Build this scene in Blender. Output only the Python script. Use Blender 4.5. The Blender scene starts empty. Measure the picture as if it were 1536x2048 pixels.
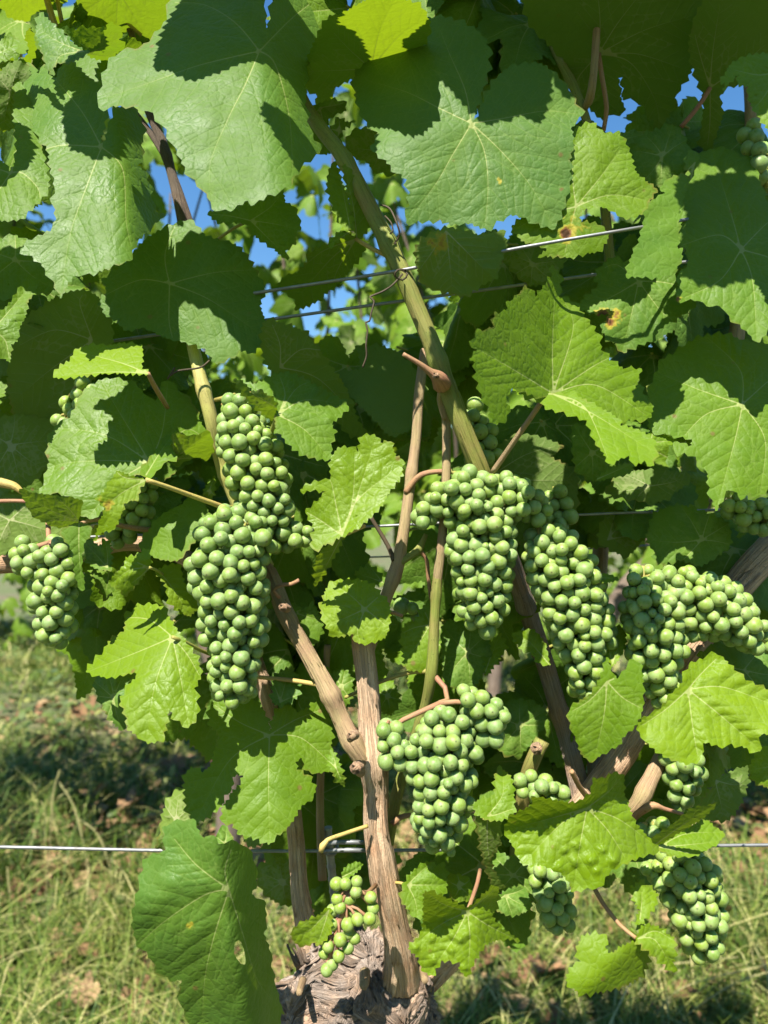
import bpy, math, random
import numpy as np
from mathutils import Vector, Matrix, Quaternion, noise
from mathutils.geometry import delaunay_2d_cdt

# ------------------------------------------------------------------ camera, sky, sun, exposure
SC = bpy.context.scene
COL = SC.collection
F = 1507.0                       # focal length in photo pixels (26 mm phone lens, portrait)
EYE = Vector((0.0, 0.0, 0.95))
cam = bpy.data.objects.new('camera', bpy.data.cameras.new('camera'))
COL.objects.link(cam)
cam.location = EYE
cam.rotation_euler = (math.radians(90), 0, 0)
cam.data.sensor_fit = 'VERTICAL'
cam.data.sensor_height = 36.0
cam.data.lens = F / 2048 * 36.0
cam.data.clip_start = 0.02
cam.data.clip_end = 3000
cam.data.dof.use_dof = True
cam.data.dof.focus_distance = 0.415
cam.data.dof.aperture_fstop = 10.0
SC.camera = cam

SUN = Vector((-0.22, -0.52, 0.82)).normalized()      # towards the sun
world = bpy.data.worlds.new('World'); SC.world = world; world.use_nodes = True
wn = world.node_tree.nodes; wl = world.node_tree.links
sky = wn.new('ShaderNodeTexSky'); sky.sky_type = 'NISHITA'; sky.sun_disc = False
sky.sun_elevation = math.asin(SUN.z)
sky.sun_rotation = math.atan2(SUN.x, SUN.y) % (2 * math.pi)
sky.air_density = 1.25; sky.dust_density = 0.0; sky.ozone_density = 4.5
hs = wn.new('ShaderNodeHueSaturation'); hs.inputs['Saturation'].default_value = 1.22
wl.new(sky.outputs[0], hs.inputs['Color']); wl.new(hs.outputs[0], wn['Background'].inputs['Color'])
wn['Background'].inputs['Strength'].default_value = 0.068
sun = bpy.data.objects.new('sun', bpy.data.lights.new('sun', 'SUN'))
COL.objects.link(sun)
sun.data.energy = 5.0; sun.data.angle = math.radians(0.53); sun.data.color = (1.0, 0.945, 0.83)
sun.rotation_euler = SUN.to_track_quat('Z', 'Y').to_euler()
sun.location = (0, -2, 6)
SC.view_settings.view_transform = 'Standard'
SC.view_settings.look = 'None'
SC.view_settings.gamma = 1.0
SC.view_settings.use_curve_mapping = False
SC.view_settings.exposure = 1.4
SC.render.engine = 'CYCLES'
SC.cycles.max_bounces = 8
SC.cycles.transmission_bounces = 4

R = random.Random(7)
NR = np.random.RandomState(11)
def P(px, py, Y):
    return Vector(((px - 768) / F * Y, Y, 0.95 - (py - 1024) / F * Y))

# ------------------------------------------------------------------ materials
def new_mat(name):
    m = bpy.data.materials.new(name); m.use_nodes = True
    nt = m.node_tree; nt.nodes.clear()
    return m, nt
class NT:
    def __init__(s, nt): s.nt = nt
    def n(s, t, **kw):
        x = s.nt.nodes.new(t)
        for k, v in kw.items():
            if k == 'inp':
                for kk, vv in v.items():
                    if hasattr(vv, 'is_output') and vv.is_output: s.nt.links.new(vv, x.inputs[kk])
                    else: x.inputs[kk].default_value = vv
            else: setattr(x, k, v)
        return x
    def math(s, op, a, b=0.0, c=None, clamp=False):
        i = {0: a, 1: b}
        if c is not None: i[2] = c
        return s.n('ShaderNodeMath', operation=op, use_clamp=clamp, inp=i).outputs[0]
    def mix(s, f, a, b):
        x = s.n('ShaderNodeMix', data_type='RGBA', inp={0: f, 6: a, 7: b}); return x.outputs[2]
    def ramp(s, v, lo, hi, a=0.0, b=1.0):
        return s.n('ShaderNodeMapRange', inp={0: v, 1: lo, 2: hi, 3: a, 4: b}).outputs[0]
    def noise(s, vec, scale, detail=3.0, rough=0.55):
        return s.n('ShaderNodeTexNoise', inp={'Vector': vec, 'Scale': scale, 'Detail': detail, 'Roughness': rough}).outputs[0]
    def attr(s, name, typ='GEOMETRY', out=2):
        return s.n('ShaderNodeAttribute', attribute_name=name, attribute_type=typ).outputs[out]
    def out(s, sh):
        o = s.n('ShaderNodeOutputMaterial'); s.nt.links.new(sh, o.inputs[0])
def C(r, g, b): return (r, g, b, 1.0)

def leaf_material():
    m, nt = new_mat('vine_leaf'); k = NT(nt)
    obj = k.n('ShaderNodeTexCoord').outputs['Object']
    geo = k.n('ShaderNodeNewGeometry')
    back = geo.outputs['Backfacing']
    tint = k.attr('tint', 'OBJECT'); gloss = k.attr('gloss', 'OBJECT')
    rnd = k.n('ShaderNodeObjectInfo').outputs['Random']
    v1 = k.attr('v1'); v2 = k.attr('v2'); burn = k.attr('burn'); ed = k.attr('ed')
    n1 = k.noise(obj, 38, 4); n2 = k.noise(obj, 260, 3); n3 = k.noise(obj, 900, 2)
    vor = k.n('ShaderNodeTexVoronoi', feature='DISTANCE_TO_EDGE', inp={'Vector': obj, 'Scale': 190.0}).outputs[0]
    vor2 = k.n('ShaderNodeTexVoronoi', feature='DISTANCE_TO_EDGE', inp={'Vector': obj, 'Scale': 430.0}).outputs[0]
    cell = k.ramp(vor, 0.0, 0.22); cell2 = k.ramp(vor2, 0.0, 0.2)
    t = k.math('ADD', tint, k.ramp(n1, 0.3, 0.7, -0.14, 0.14), clamp=True)
    up = k.mix(k.ramp(t, 0, 0.5), C(0.070, 0.152, 0.026), C(0.096, 0.178, 0.003))
    up = k.mix(k.ramp(t, 0.5, 1.0), up, C(0.150, 0.235, 0.003))
    up = k.mix(k.ramp(n2, 0.35, 0.75, 0, 0.22), up, C(0.10, 0.175, 0.03))
    up = k.mix(k.ramp(n1, 0.45, 0.75, 0, 0.22), up, C(0.055, 0.105, 0.03))
    # young tissue next to the veins is paler
    near = k.ramp(v1, 0.2, 4.0, 0.16, 0.0)
    up = k.mix(near, up, C(0.16, 0.26, 0.02))
    tv = k.ramp(cell, 0.0, 0.35, 0.16, 0.0)
    up = k.mix(tv, up, C(0.17, 0.26, 0.06))
    s2 = k.ramp(v2, -0.02, 0.26, 0.34, 0.0)
    s1 = k.ramp(v1, -0.02, 0.28, 0.8, 0.0)
    up = k.mix(s2, up, C(0.2, 0.29, 0.06))
    up = k.mix(s1, up, C(0.33, 0.37, 0.13))
    lo = k.mix(t, C(0.095, 0.155, 0.04), C(0.13, 0.2, 0.015))
    lo = k.mix(k.ramp(n1, 0.4, 0.75, 0, 0.3), lo, C(0.09, 0.13, 0.05))
    lo = k.mix(k.math('MAXIMUM', k.math('MULTIPLY', s2, 0.8), s1), lo, C(0.36, 0.37, 0.19))
    col = k.mix(back, up, lo)
    spk = k.ramp(n3, 0.66, 0.72, 0, 0.3)
    col = k.mix(spk, col, C(0.2, 0.27, 0.1))
    vf = k.n('ShaderNodeTexVoronoi', feature='F1', inp={'Vector': obj, 'Scale': 105.0})
    pick = k.n('ShaderNodeSeparateColor', inp={0: vf.outputs['Color']}).outputs[0]
    dead = k.math('MULTIPLY', k.ramp(vf.outputs['Distance'], 0.1, 0.2, 0.75, 0), k.math('GREATER_THAN', pick, k.ramp(n1, 0.3, 0.7, 0.99, 0.9)))
    col = k.mix(dead, col, C(0.16, 0.1, 0.035))
    # brown margin and burnt patches
    eb = k.math('MULTIPLY', k.ramp(ed, 0.0, 1.2, 1, 0), k.ramp(n1, 0.52, 0.66, 0, 0.55))
    col = k.mix(eb, col, C(0.2, 0.13, 0.04))
    bn = k.math('ADD', burn, k.ramp(n2, 0.3, 0.7, -0.25, 0.25))
    col = k.mix(k.ramp(bn, 0.28, 0.5), col, C(0.34, 0.3, 0.03))
    col = k.mix(k.ramp(bn, 0.55, 0.8), col, C(0.2, 0.085, 0.03))
    col = k.mix(k.ramp(bn, 0.88, 1.0, 0, 0.8), col, C(0.05, 0.025, 0.015))
    h = k.math('ADD', k.math('MULTIPLY', cell, 1.0), k.math('MULTIPLY', cell2, 0.28))
    h = k.math('ADD', h, k.math('MULTIPLY', n2, 0.5))
    h = k.math('ADD', h, k.ramp(v1, 0.0, 1.3, -1.0, 0.0))
    h = k.math('ADD', h, k.ramp(v2, 0.0, 0.9, -0.7, 0.0))
    bump = k.n('ShaderNodeBump', inp={'Strength': 0.36, 'Distance': 0.00045, 'Height': h}).outputs[0]
    rough = k.math('ADD', k.ramp(gloss, 0, 1, 0.56, 0.3), k.math('MULTIPLY', n2, 0.12))
    rough = k.math('ADD', rough, k.math('MULTIPLY', back, 0.2))
    rough = k.math('ADD', rough, k.ramp(n1, 0.35, 0.7, -0.08, 0.14))
    pb = k.n('ShaderNodeBsdfPrincipled', inp={'Base Color': col, 'Roughness': rough, 'Normal': bump})
    pb.inputs['Specular IOR Level'].default_value = 0.22
    # light that passes through the blade: yellow-green, darker in the veins
    tc = k.mix(t, C(0.2, 0.34, 0.01), C(0.36, 0.5, 0.012))
    tc = k.mix(k.ramp(n1, 0.35, 0.75, 0, 0.4), tc, C(0.2, 0.3, 0.01))
    tc = k.mix(k.math('MAXIMUM', k.math('MULTIPLY', s2, 0.55), k.math('MULTIPLY', s1, 0.75)), tc, C(0.1, 0.13, 0.015))
    tc = k.mix(k.ramp(bn, 0.3, 0.6), tc, C(0.25, 0.12, 0.02))
    tr = k.n('ShaderNodeBsdfTranslucent', inp={'Color': tc, 'Normal': bump})
    mx = k.n('ShaderNodeMixShader', inp={0: 0.30, 1: pb.outputs[0], 2: tr.outputs[0]})
    k.out(mx.outputs[0])
    return m
M_LEAF = leaf_material()

def grape_material():
    m, nt = new_mat('green_grape'); k = NT(nt)
    tc = k.n('ShaderNodeTexCoord'); obj = tc.outputs['Object']
    info = k.n('ShaderNodeObjectInfo'); rnd = info.outputs['Random']
    loc = k.n('ShaderNodeVectorMath', operation='ADD', inp={0: obj, 1: info.outputs['Location']}).outputs[0]
    z = k.n('ShaderNodeSeparateXYZ', inp={0: obj}).outputs[2]
    tint = k.attr('tint', 'OBJECT')
    n1 = k.noise(loc, 140, 4, 0.6); n2 = k.noise(loc, 1100, 3, 0.6)
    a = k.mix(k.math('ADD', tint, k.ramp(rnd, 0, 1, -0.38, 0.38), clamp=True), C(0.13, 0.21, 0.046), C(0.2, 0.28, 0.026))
    a = k.mix(k.ramp(n1, 0.38, 0.66, 0, 0.58), a, C(0.265, 0.35, 0.165))          # waxy bloom
    a = k.mix(k.ramp(n2, 0.62, 0.72, 0, 0.3), a, C(0.3, 0.34, 0.2))
    a = k.mix(k.ramp(n1, 0.3, 0.4, 0.25, 0.0), a, C(0.1, 0.15, 0.03))
    # scar of the style at the free end
    a = k.mix(k.ramp(z, 0.0056, 0.0063, 0, 0.4), a, C(0.27, 0.33, 0.12))
    a = k.mix(k.ramp(z, 0.00647, 0.00656, 0, 0.75), a, C(0.07, 0.055, 0.025))
    rough = k.ramp(n1, 0.35, 0.7, 0.42, 0.62)
    bump = k.n('ShaderNodeBump', inp={'Strength': 0.12, 'Distance': 0.0003, 'Height': n2}).outputs[0]
    pb = k.n('ShaderNodeBsdfPrincipled', inp={'Base Color': a, 'Roughness': rough, 'Normal': bump})
    pb.inputs['Subsurface Weight'].default_value = 0.45
    pb.inputs['Subsurface Radius'].default_value = (0.7, 1.0, 0.25)
    pb.inputs['Subsurface Scale'].default_value = 0.005
    pb.inputs['Specular IOR Level'].default_value = 0.4
    k.out(pb.outputs[0]); return m
M_GRAPE = grape_material()

def stem_material(name, c1, c2, c3, rough=0.55, bark=0.0, su=9.0, sv=60.0):
    """Long fibres along the length: UV = (turns, metres)."""
    m, nt = new_mat(name); k = NT(nt)
    tc = k.n('ShaderNodeTexCoord'); uv = tc.outputs['UV']; obj = tc.outputs['Object']
    st = k.n('ShaderNodeMapping', inp={'Vector': uv, 'Scale': (su, sv, 1)}).outputs[0]
    n1 = k.noise(st, 1.0, 6, 0.65)
    st2 = k.n('ShaderNodeMapping', inp={'Vector': uv, 'Scale': (su * 3.2, sv * 1.1, 1)}).outputs[0]
    n2 = k.noise(st2, 1.0, 4, 0.6)
    n3 = k.noise(obj, 45, 4, 0.6); n4 = k.noise(obj, 700, 3, 0.6)
    col = k.mix(k.ramp(n1, 0.35, 0.65), c1, c2)
    col = k.mix(k.ramp(n3, 0.42, 0.66, 0, 0.8), col, c3)
    col = k.mix(k.ramp(n2, 0.5, 0.66, 0, 0.55 + 0.3 * bark), col, tuple(x * 0.42 for x in c1[:3]) + (1,))
    fl = k.noise(k.n('ShaderNodeMapping', inp={'Vector': uv, 'Scale': (su * 9, sv * 2.2, 1)}).outputs[0], 1.0, 5, 0.7)
    col = k.mix(k.ramp(fl, 0.5, 0.7, 0, 0.45), col, tuple(min(0.8, x * 1.5) for x in c2[:3]) + (1,))
    col = k.mix(k.ramp(fl, 0.44, 0.3, 0, 0.55), col, tuple(x * 0.4 for x in c3[:3]) + (1,))
    col = k.mix(k.ramp(n4, 0.64, 0.7, 0, 0.6), col, tuple(x * 0.2 for x in c1[:3]) + (1,))
    h = k.math('ADD', k.math('MULTIPLY', n1, 0.6), k.math('MULTIPLY', k.ramp(n2, 0.42, 0.62, 1, 0), 0.8))
    h = k.math('ADD', h, k.math('ADD', k.math('MULTIPLY', n4, 0.25), k.math('MULTIPLY', fl, 0.5)))
    b = k.n('ShaderNodeBump', inp={'Strength': 0.35 + 0.5 * bark, 'Distance': 0.0006 + 0.0014 * bark, 'Height': h}).outputs[0]
    pb = k.n('ShaderNodeBsdfPrincipled', inp={'Base Color': col, 'Roughness': rough, 'Normal': b})
    pb.inputs['Specular IOR Level'].default_value = 0.3
    k.out(pb.outputs[0]); return m
M_CANE_G = stem_material('green_cane', C(0.23, 0.25, 0.05), C(0.16, 0.2, 0.04), C(0.25, 0.19, 0.07), 0.55, 0.25, 14, 40)
M_CANE_Y = stem_material('yellow_cane', C(0.42, 0.40, 0.12), C(0.36, 0.36, 0.1), C(0.34, 0.26, 0.11))
M_CANE_B = stem_material('brown_cane', C(0.40, 0.28, 0.155), C(0.29, 0.24, 0.11), C(0.33, 0.19, 0.13), 0.6, 0.4, 14, 40)
M_BARK = stem_material('stringy_bark', C(0.68, 0.50, 0.34), C(0.56, 0.37, 0.23), C(0.5, 0.27, 0.15), 0.8, 1.0, 16, 22)
M_OLD = stem_material('old_grey_bark', C(0.38, 0.31, 0.265), C(0.27, 0.215, 0.18), C(0.38, 0.23, 0.135), 0.85, 1.0, 13, 24)
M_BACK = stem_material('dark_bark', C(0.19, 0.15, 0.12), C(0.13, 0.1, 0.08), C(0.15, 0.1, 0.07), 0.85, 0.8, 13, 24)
M_PET_R = stem_material('red_petiole', C(0.33, 0.18, 0.10), C(0.30, 0.21, 0.09), C(0.30, 0.12, 0.09))
M_PET_G = stem_material('green_petiole', C(0.30, 0.31, 0.07), C(0.26, 0.26, 0.06), C(0.33, 0.24, 0.08))
M_PET_Y = stem_material('yellow_petiole', C(0.48, 0.40, 0.12), C(0.44, 0.34, 0.1), C(0.4, 0.24, 0.09))
M_TENDRIL = stem_material('dry_tendril', C(0.06, 0.045, 0.03), C(0.09, 0.06, 0.035), C(0.05, 0.04, 0.02))
def metal(name, c, rough, mt):
    m, nt = new_mat(name); k = NT(nt)
    obj = k.n('ShaderNodeTexCoord').outputs['Object']
    n1 = k.noise(obj, 160, 5, 0.6); n2 = k.noise(obj, 30, 3)
    col = k.mix(k.ramp(n1, 0.4, 0.65, 0, 0.5), c, tuple(x * 0.5 for x in c[:3]) + (1,))
    col = k.mix(k.ramp(n2, 0.55, 0.72, 0, 0.45), col, C(0.17, 0.12, 0.08))
    pb = k.n('ShaderNodeBsdfPrincipled', inp={'Base Color': col, 'Metallic': mt, 'Roughness': k.ramp(n1, 0.3, 0.7, rough, rough + 0.2)})
    k.out(pb.outputs[0]); return m
M_WIRE = metal('galvanised_wire', C(0.26, 0.27, 0.28), 0.45, 0.7)
M_STAKE = metal('galvanised_steel', C(0.36, 0.37, 0.38), 0.5, 0.6)

# ------------------------------------------------------------------ object helpers
WORLD = {}
def link(o, parent=None, loc=Vector((0, 0, 0))):
    """loc is a world position; parents are pure translations here."""
    COL.objects.link(o)
    WORLD[o.name] = Vector(loc)
    if parent is not None:
        o.parent = parent
        o.location = Vector(loc) - WORLD[parent.name]
    else:
        o.location = loc
    return o
def tag(o, label=None, cat=None, group=None, kind=None):
    if label: o['label'] = label
    if cat: o['category'] = cat
    if group: o['group'] = group
    if kind: o['kind'] = kind
    return o
def empty(name, loc, label, cat, group=None):
    o = bpy.data.objects.new(name, None); o.empty_display_size = 0.02
    link(o, None, loc); return tag(o, label, cat, group)
def raw_mesh(name, co, tris, mats, smooth=True, uv=None, fattr=None, mi=None):
    me = bpy.data.meshes.new(name)
    co = np.asarray(co, dtype=np.float32); tris = np.asarray(tris, dtype=np.int32)
    nv, nf, k = len(co), len(tris), tris.shape[1]
    me.vertices.add(nv); me.vertices.foreach_set('co', co.ravel())
    me.loops.add(nf * k); me.loops.foreach_set('vertex_index', tris.ravel())
    me.polygons.add(nf)
    me.polygons.foreach_set('loop_start', np.arange(0, nf * k, k, dtype=np.int32))
    me.polygons.foreach_set('use_smooth', np.full(nf, smooth, dtype=bool))
    if mi is not None: me.polygons.foreach_set('material_index', np.asarray(mi, dtype=np.int32))
    for m in mats: me.materials.append(m)
    if uv is not None:
        u = me.uv_layers.new(name='UVMap')
        u.data.foreach_set('uv', np.asarray(uv, dtype=np.float32)[tris.ravel()].ravel())
    for nm, a in (fattr or {}).items():
        at = me.attributes.new(nm, 'FLOAT', 'POINT'); at.data.foreach_set('value', np.asarray(a, dtype=np.float32))
    me.update(calc_edges=True); me.validate()
    return me

# ------------------------------------------------------------------ tubes
def resample(pts, step):
    """Catmull-Rom through rows (x,y,z,r); returns rows about step apart."""
    p = np.asarray(pts, dtype=float); n = len(p)
    out = []
    for i in range(n - 1):
        p0 = p[max(i - 1, 0)]; p1 = p[i]; p2 = p[i + 1]; p3 = p[min(i + 2, n - 1)]
        k = max(1, int(np.linalg.norm((p2 - p1)[:3]) / step))
        for t in np.arange(k) / k:
            out.append(0.5 * ((2 * p1) + (p2 - p0) * t + (2 * p0 - 5 * p1 + 4 * p2 - p3) * t * t + (3 * p1 - p0 - 3 * p2 + p3) * t ** 3))
    out.append(p[-1]); return np.array(out)
def tube_arrays(rows, sides, disp=None, vseed=0.0):
    q = rows[:, :3]; n = len(q)
    t = np.gradient(q, axis=0); t /= np.linalg.norm(t, axis=1)[:, None] + 1e-12
    a = np.array([0, 1.0, 0.001]); u = a - t[0] * a.dot(t[0])
    if np.linalg.norm(u) < 1e-3: a = np.array([1.0, 0, 0]); u = a - t[0] * a.dot(t[0])
    u /= np.linalg.norm(u); us = [u]
    for i in range(1, n):
        u = us[-1] - t[i] * us[-1].dot(t[i]); u /= np.linalg.norm(u); us.append(u)
    us = np.array(us); vs = np.cross(t, us)
    L = np.concatenate([[0], np.cumsum(np.linalg.norm(np.diff(q, axis=0), axis=1))])
    ang = np.arange(sides + 1) / sides * 2 * math.pi
    co = np.zeros((n, sides + 1, 3)); uv = np.zeros((n, sides + 1, 2))
    for i in range(n):
        r = np.full(sides + 1, rows[i, 3])
        if disp is not None: r = r * np.array([disp(x % (2 * math.pi - 1e-9), L[i]) for x in ang])
        co[i] = q[i] + np.cos(ang)[:, None] * us[i] * r[:, None] + np.sin(ang)[:, None] * vs[i] * r[:, None]
        uv[i, :, 0] = np.arange(sides + 1) / sides; uv[i, :, 1] = L[i] + vseed
    f = []
    s1 = sides + 1
    for i in range(n - 1):
        for j in range(sides):
            a0 = i * s1 + j; f.append((a0, a0 + s1, a0 + s1 + 1)); f.append((a0, a0 + s1 + 1, a0 + 1))
    co = co.reshape(-1, 3); uv = uv.reshape(-1, 2)
    base = len(co)
    co = np.vstack([co, q[0], q[-1]]); uv = np.vstack([uv, [0.5, vseed], [0.5, L[-1] + vseed]])
    for j in range(sides):
        f.append((base, j, j + 1)); a0 = (n - 1) * s1 + j; f.append((base + 1, a0 + 1, a0))
    return co, np.array(f), uv
def px_rows(pts):
    r = []
    for px, py, Y, w in pts:
        v = P(px, py, Y); r.append((v.x, v.y, v.z, w / 2 / F * Y))
    return r
def join_arrays(parts):
    co, f, uv, o = [], [], [], 0
    for c, t, u in parts:
        co.append(c); f.append(np.asarray(t) + o); uv.append(u); o += len(c)
    return np.vstack(co), np.vstack(f), np.vstack(uv)
def tube(name, pts, mat, parent, sides=12, step=0.006, disp=None, label=None, world=False, nodes=(), extra=None):
    """A swept stem. pts: (px,py,Y,width px) or world rows. nodes: fractions of the length with a swelling."""
    rows = resample(pts if world else px_rows(pts), step)
    if len(nodes):
        f = np.linspace(0, 1, len(rows))
        L = np.sum(np.linalg.norm(np.diff(rows[:, :3], axis=0), axis=1))
        for nf in nodes: rows[:, 3] *= 1 + 0.2 * np.exp(-((f - nf) * L / 0.0045) ** 2)
    parts = [tube_arrays(rows, sides, disp, R.random() * 5)]
    if extra: parts += extra
    co, fc, uv = join_arrays(parts)
    org = Vector(rows[0, :3])
    me = raw_mesh(name, co - np.array(org), fc, [mat], True, uv)
    o = bpy.data.objects.new(name, me); link(o, parent, org)
    if label: o['label'] = label
    return o
# ------------------------------------------------------------------ leaf blades
def inside(poly, pts):
    x, y = pts[:, 0], pts[:, 1]; c = np.zeros(len(pts), bool)
    n = len(poly); j = n - 1
    for i in range(n):
        xi, yi = poly[i]; xj, yj = poly[j]
        if yi != yj:
            c ^= ((yi > y) != (yj > y)) & (x < (xj - xi) * (y - yi) / (yj - yi) + xi)
        j = i
    return c
def seg_dist(pts, A, B, chunk=4000):
    """Distance from pts to each of the segments, with the nearest segment and parameter."""
    A = np.asarray(A, float); B = np.asarray(B, float); D = B - A; L = (D * D).sum(1) + 1e-9
    best = np.full(len(pts), 1e9); bi = np.zeros(len(pts), int)
    for s in range(0, len(pts), chunk):
        p = pts[s:s + chunk, None, :] - A[None]
        t = np.clip((p * D[None]).sum(2) / L[None], 0, 1)
        d = np.linalg.norm(p - t[..., None] * D[None], axis=2)
        i = d.argmin(1); best[s:s + chunk] = d[np.arange(len(i)), i]; bi[s:s + chunk] = i
    return best, bi
def serrate(poly, sp, dp, rs):
    """Rounds the traced outline a little and gives it the uneven teeth of a vine leaf."""
    p = np.asarray(poly, float)
    n = len(p)
    area = 0.5 * np.sum(p[:, 0] * np.roll(p[:, 1], -1) - np.roll(p[:, 0], -1) * p[:, 1])
    sgn = 1 if area > 0 else -1
    fine = []
    for i in range(n):
        p0, p1, p2, p3 = p[i - 1], p[i], p[(i + 1) % n], p[(i + 2) % n]
        for t in (0, .25, .5, .75):
            cr = 0.5 * ((2 * p1) + (p2 - p0) * t + (2 * p0 - 5 * p1 + 4 * p2 - p3) * t * t + (3 * p1 - p0 - 3 * p2 + p3) * t ** 3)
            ln = p1 + (p2 - p1) * t
            fine.append(0.55 * cr + 0.45 * ln)
    fine = np.array(fine); cl = np.vstack([fine, fine[:1]])
    seg = np.linalg.norm(np.diff(cl, axis=0), axis=1); s = np.concatenate([[0], np.cumsum(seg)]); T = s[-1]
    if sp <= 0:
        q = np.arange(0, T, 8); return np.stack([np.interp(q, s, cl[:, 0]), np.interp(q, s, cl[:, 1])], 1)
    q, h = [], []
    x = 0.0
    while x < T - sp * 0.4:
        l = min(sp * rs.uniform(0.45, 1.7), T - x); d = 0.85 * dp * rs.uniform(0.55, 1.3) * min(1.35, l / sp)
        for fr, hh in ((0, -0.25), (0.3, 0.32), (0.5, 0.72), (0.66, 1.0), (0.84, 0.3)):
            q.append(x + fr * l); h.append(hh * d)
        x += l
    q = np.array(q); h = np.array(h)
    bx = np.interp(q, s, cl[:, 0]); by = np.interp(q, s, cl[:, 1])
    e = 5.0
    tx = np.interp((q + e) % T, s, cl[:, 0]) - np.interp((q - e) % T, s, cl[:, 0])
    ty = np.interp((q + e) % T, s, cl[:, 1]) - np.interp((q - e) % T, s, cl[:, 1])
    ln = np.hypot(tx, ty) + 1e-9
    return np.stack([bx + ty / ln * h * sgn, by - tx / ln * h * sgn], 1)
def auto_veins(poly, j):
    p = np.asarray(poly, float); d = p - np.asarray(j); r = np.hypot(d[:, 0], d[:, 1]); a = np.arctan2(d[:, 1], d[:, 0])
    tips = []
    for i in np.argsort(-r):
        if r[i] < 0.42 * r.max() or len(tips) >= 6: break
        if all(abs((a[i] - a[q] + math.pi) % (2 * math.pi) - math.pi) > 0.55 for q in tips): tips.append(i)
    return [[tuple(np.asarray(j) + (p[i] - np.asarray(j)) * 0.97)] for i in tips]
def polyline(pts, step):
    p = np.asarray(pts, float)
    rows = resample(np.hstack([p, np.zeros((len(p), 2))]), step) if len(p) > 1 else p
    return rows[:, :2]
def blade(outline, j, veins, rs, h=6.0, sp=20, dp=8, holes=()):
    """2-D blade: vertices, triangles, distance to main and side veins and to the margin (in pixels of the sketch)."""
    poly = serrate(outline, sp * 0.8, dp * 0.8, rs)
    R_ = np.hypot(*(np.asarray(outline, float) - np.asarray(j)).T).max()
    if veins is None: veins = auto_veins(outline, j)
    mains, sides = [], []
    for v in veins:
        pts = [tuple(j)] + [tuple(q) for q in v]
        if len(pts) == 2:                                   # a slight bow
            a, b = np.array(pts[0]), np.array(pts[1]); nrm = np.array([-(b - a)[1], (b - a)[0]])
            pts = [pts[0], tuple((a + b) / 2 + nrm * rs.uniform(-0.05, 0.05)), pts[1]]
        pl = polyline(pts, h * 0.8); ok = inside(poly, pl); ok[0] = True
        if not ok.all(): pl = pl[:max(2, int(np.argmin(ok)))]
        mains.append(pl)
    allm_a = np.vstack([m[:-1] for m in mains]); allm_b = np.vstack([m[1:] for m in mains])
    owner = np.concatenate([np.full(len(m) - 1, i) for i, m in enumerate(mains)])
    for mi_, m in enumerate(mains):
        seg = np.linalg.norm(np.diff(m, axis=0), axis=1); s = np.concatenate([[0], np.cumsum(seg)]); L = s[-1]
        if L < 30: continue
        x = 0.16 * L; side = 1
        while x < 0.93 * L:
            q = np.array([np.interp(x, s, m[:, 0]), np.interp(x, s, m[:, 1])])
            k = min(len(m) - 2, max(0, np.searchsorted(s, x) - 1)); d = m[k + 1] - m[k]; d = d / (np.linalg.norm(d) + 1e-9)
            for sd in (side, -side):
                a0 = sd * rs.uniform(0.75, 0.95); pt = q + 0; line = [pt]
                ca, sa = math.cos(a0), math.sin(a0); dr = np.array([d[0] * ca - d[1] * sa, d[0] * sa + d[1] * ca])
                ml = rs.uniform(0.3, 0.5) * (L - x) + 0.13 * L; st = max(h, 5.0); tot = 0
                while tot < ml:
                    dr = dr + 0.022 * d; dr /= np.linalg.norm(dr)
                    pt = pt + dr * st; tot += st
                    if not inside(poly, pt[None])[0]: break
                    dd, bi = seg_dist(pt[None], allm_a, allm_b)
                    if tot > 2 * st and dd[0] < 7: break
                    line.append(pt)
                if len(line) > 2: sides.append(np.array(line))
                x += 0.035 * L
            x += rs.uniform(0.06, 0.1) * L; side = -side
    verts = [poly]; edges = []; n = len(poly)
    for i in range(n): edges.append((i, (i + 1) % n))
    base = n
    for m in mains + sides:
        verts.append(m)
        for i in range(len(m) - 1): edges.append((base + i, base + i + 1))
        base += len(m)
    hole_p = []
    for hl in holes:
        hp = serrate(hl, 0, 0, rs); hole_p.append(hp); verts.append(hp)
        for i in range(len(hp)): edges.append((base + i, base + (i + 1) % len(hp)))
        base += len(hp)
    lo, hi = poly.min(0), poly.max(0)
    gx, gy = np.meshgrid(np.arange(lo[0], hi[0], h), np.arange(lo[1], hi[1], h * 0.866))
    gx = gx + (np.arange(gx.shape[0]) % 2)[:, None] * h * 0.5
    g = np.stack([gx.ravel(), gy.ravel()], 1) + rs.uniform(-0.18, 0.18, (gx.size, 2)) * h
    g = g[inside(poly, g)]
    da, _ = seg_dist(g, poly, np.roll(poly, -1, 0)); g = g[da > h * 0.4]
    dm, _ = seg_dist(g, allm_a, allm_b); g = g[dm > h * 0.45]
    verts.append(g)
    V = np.vstack(verts)
    res = delaunay_2d_cdt([Vector(v) for v in V.tolist()], edges, [], 0, 1e-4)
    v2 = np.array([(v.x, v.y) for v in res[0]]); tri = np.array([f for f in res[2] if len(f) == 3])
    c = v2[tri].mean(1); keep = inside(poly, c)
    for hp in hole_p: keep &= ~inside(hp, c)
    tri = tri[keep]
    ar = np.cross(v2[tri[:, 1]] - v2[tri[:, 0]], v2[tri[:, 2]] - v2[tri[:, 0]])
    tri = tri[np.abs(ar) > 1e-3]; ar = ar[np.abs(ar) > 1e-3]
    flip = ar < 0; tri[flip] = tri[flip][:, ::-1]           # counter-clockwise in x right, y down
    used = np.unique(tri); mp = np.full(len(v2), -1); mp[used] = np.arange(len(used)); v2 = v2[used]; tri = mp[tri]
    d1, _ = seg_dist(v2, allm_a, allm_b)
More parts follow.
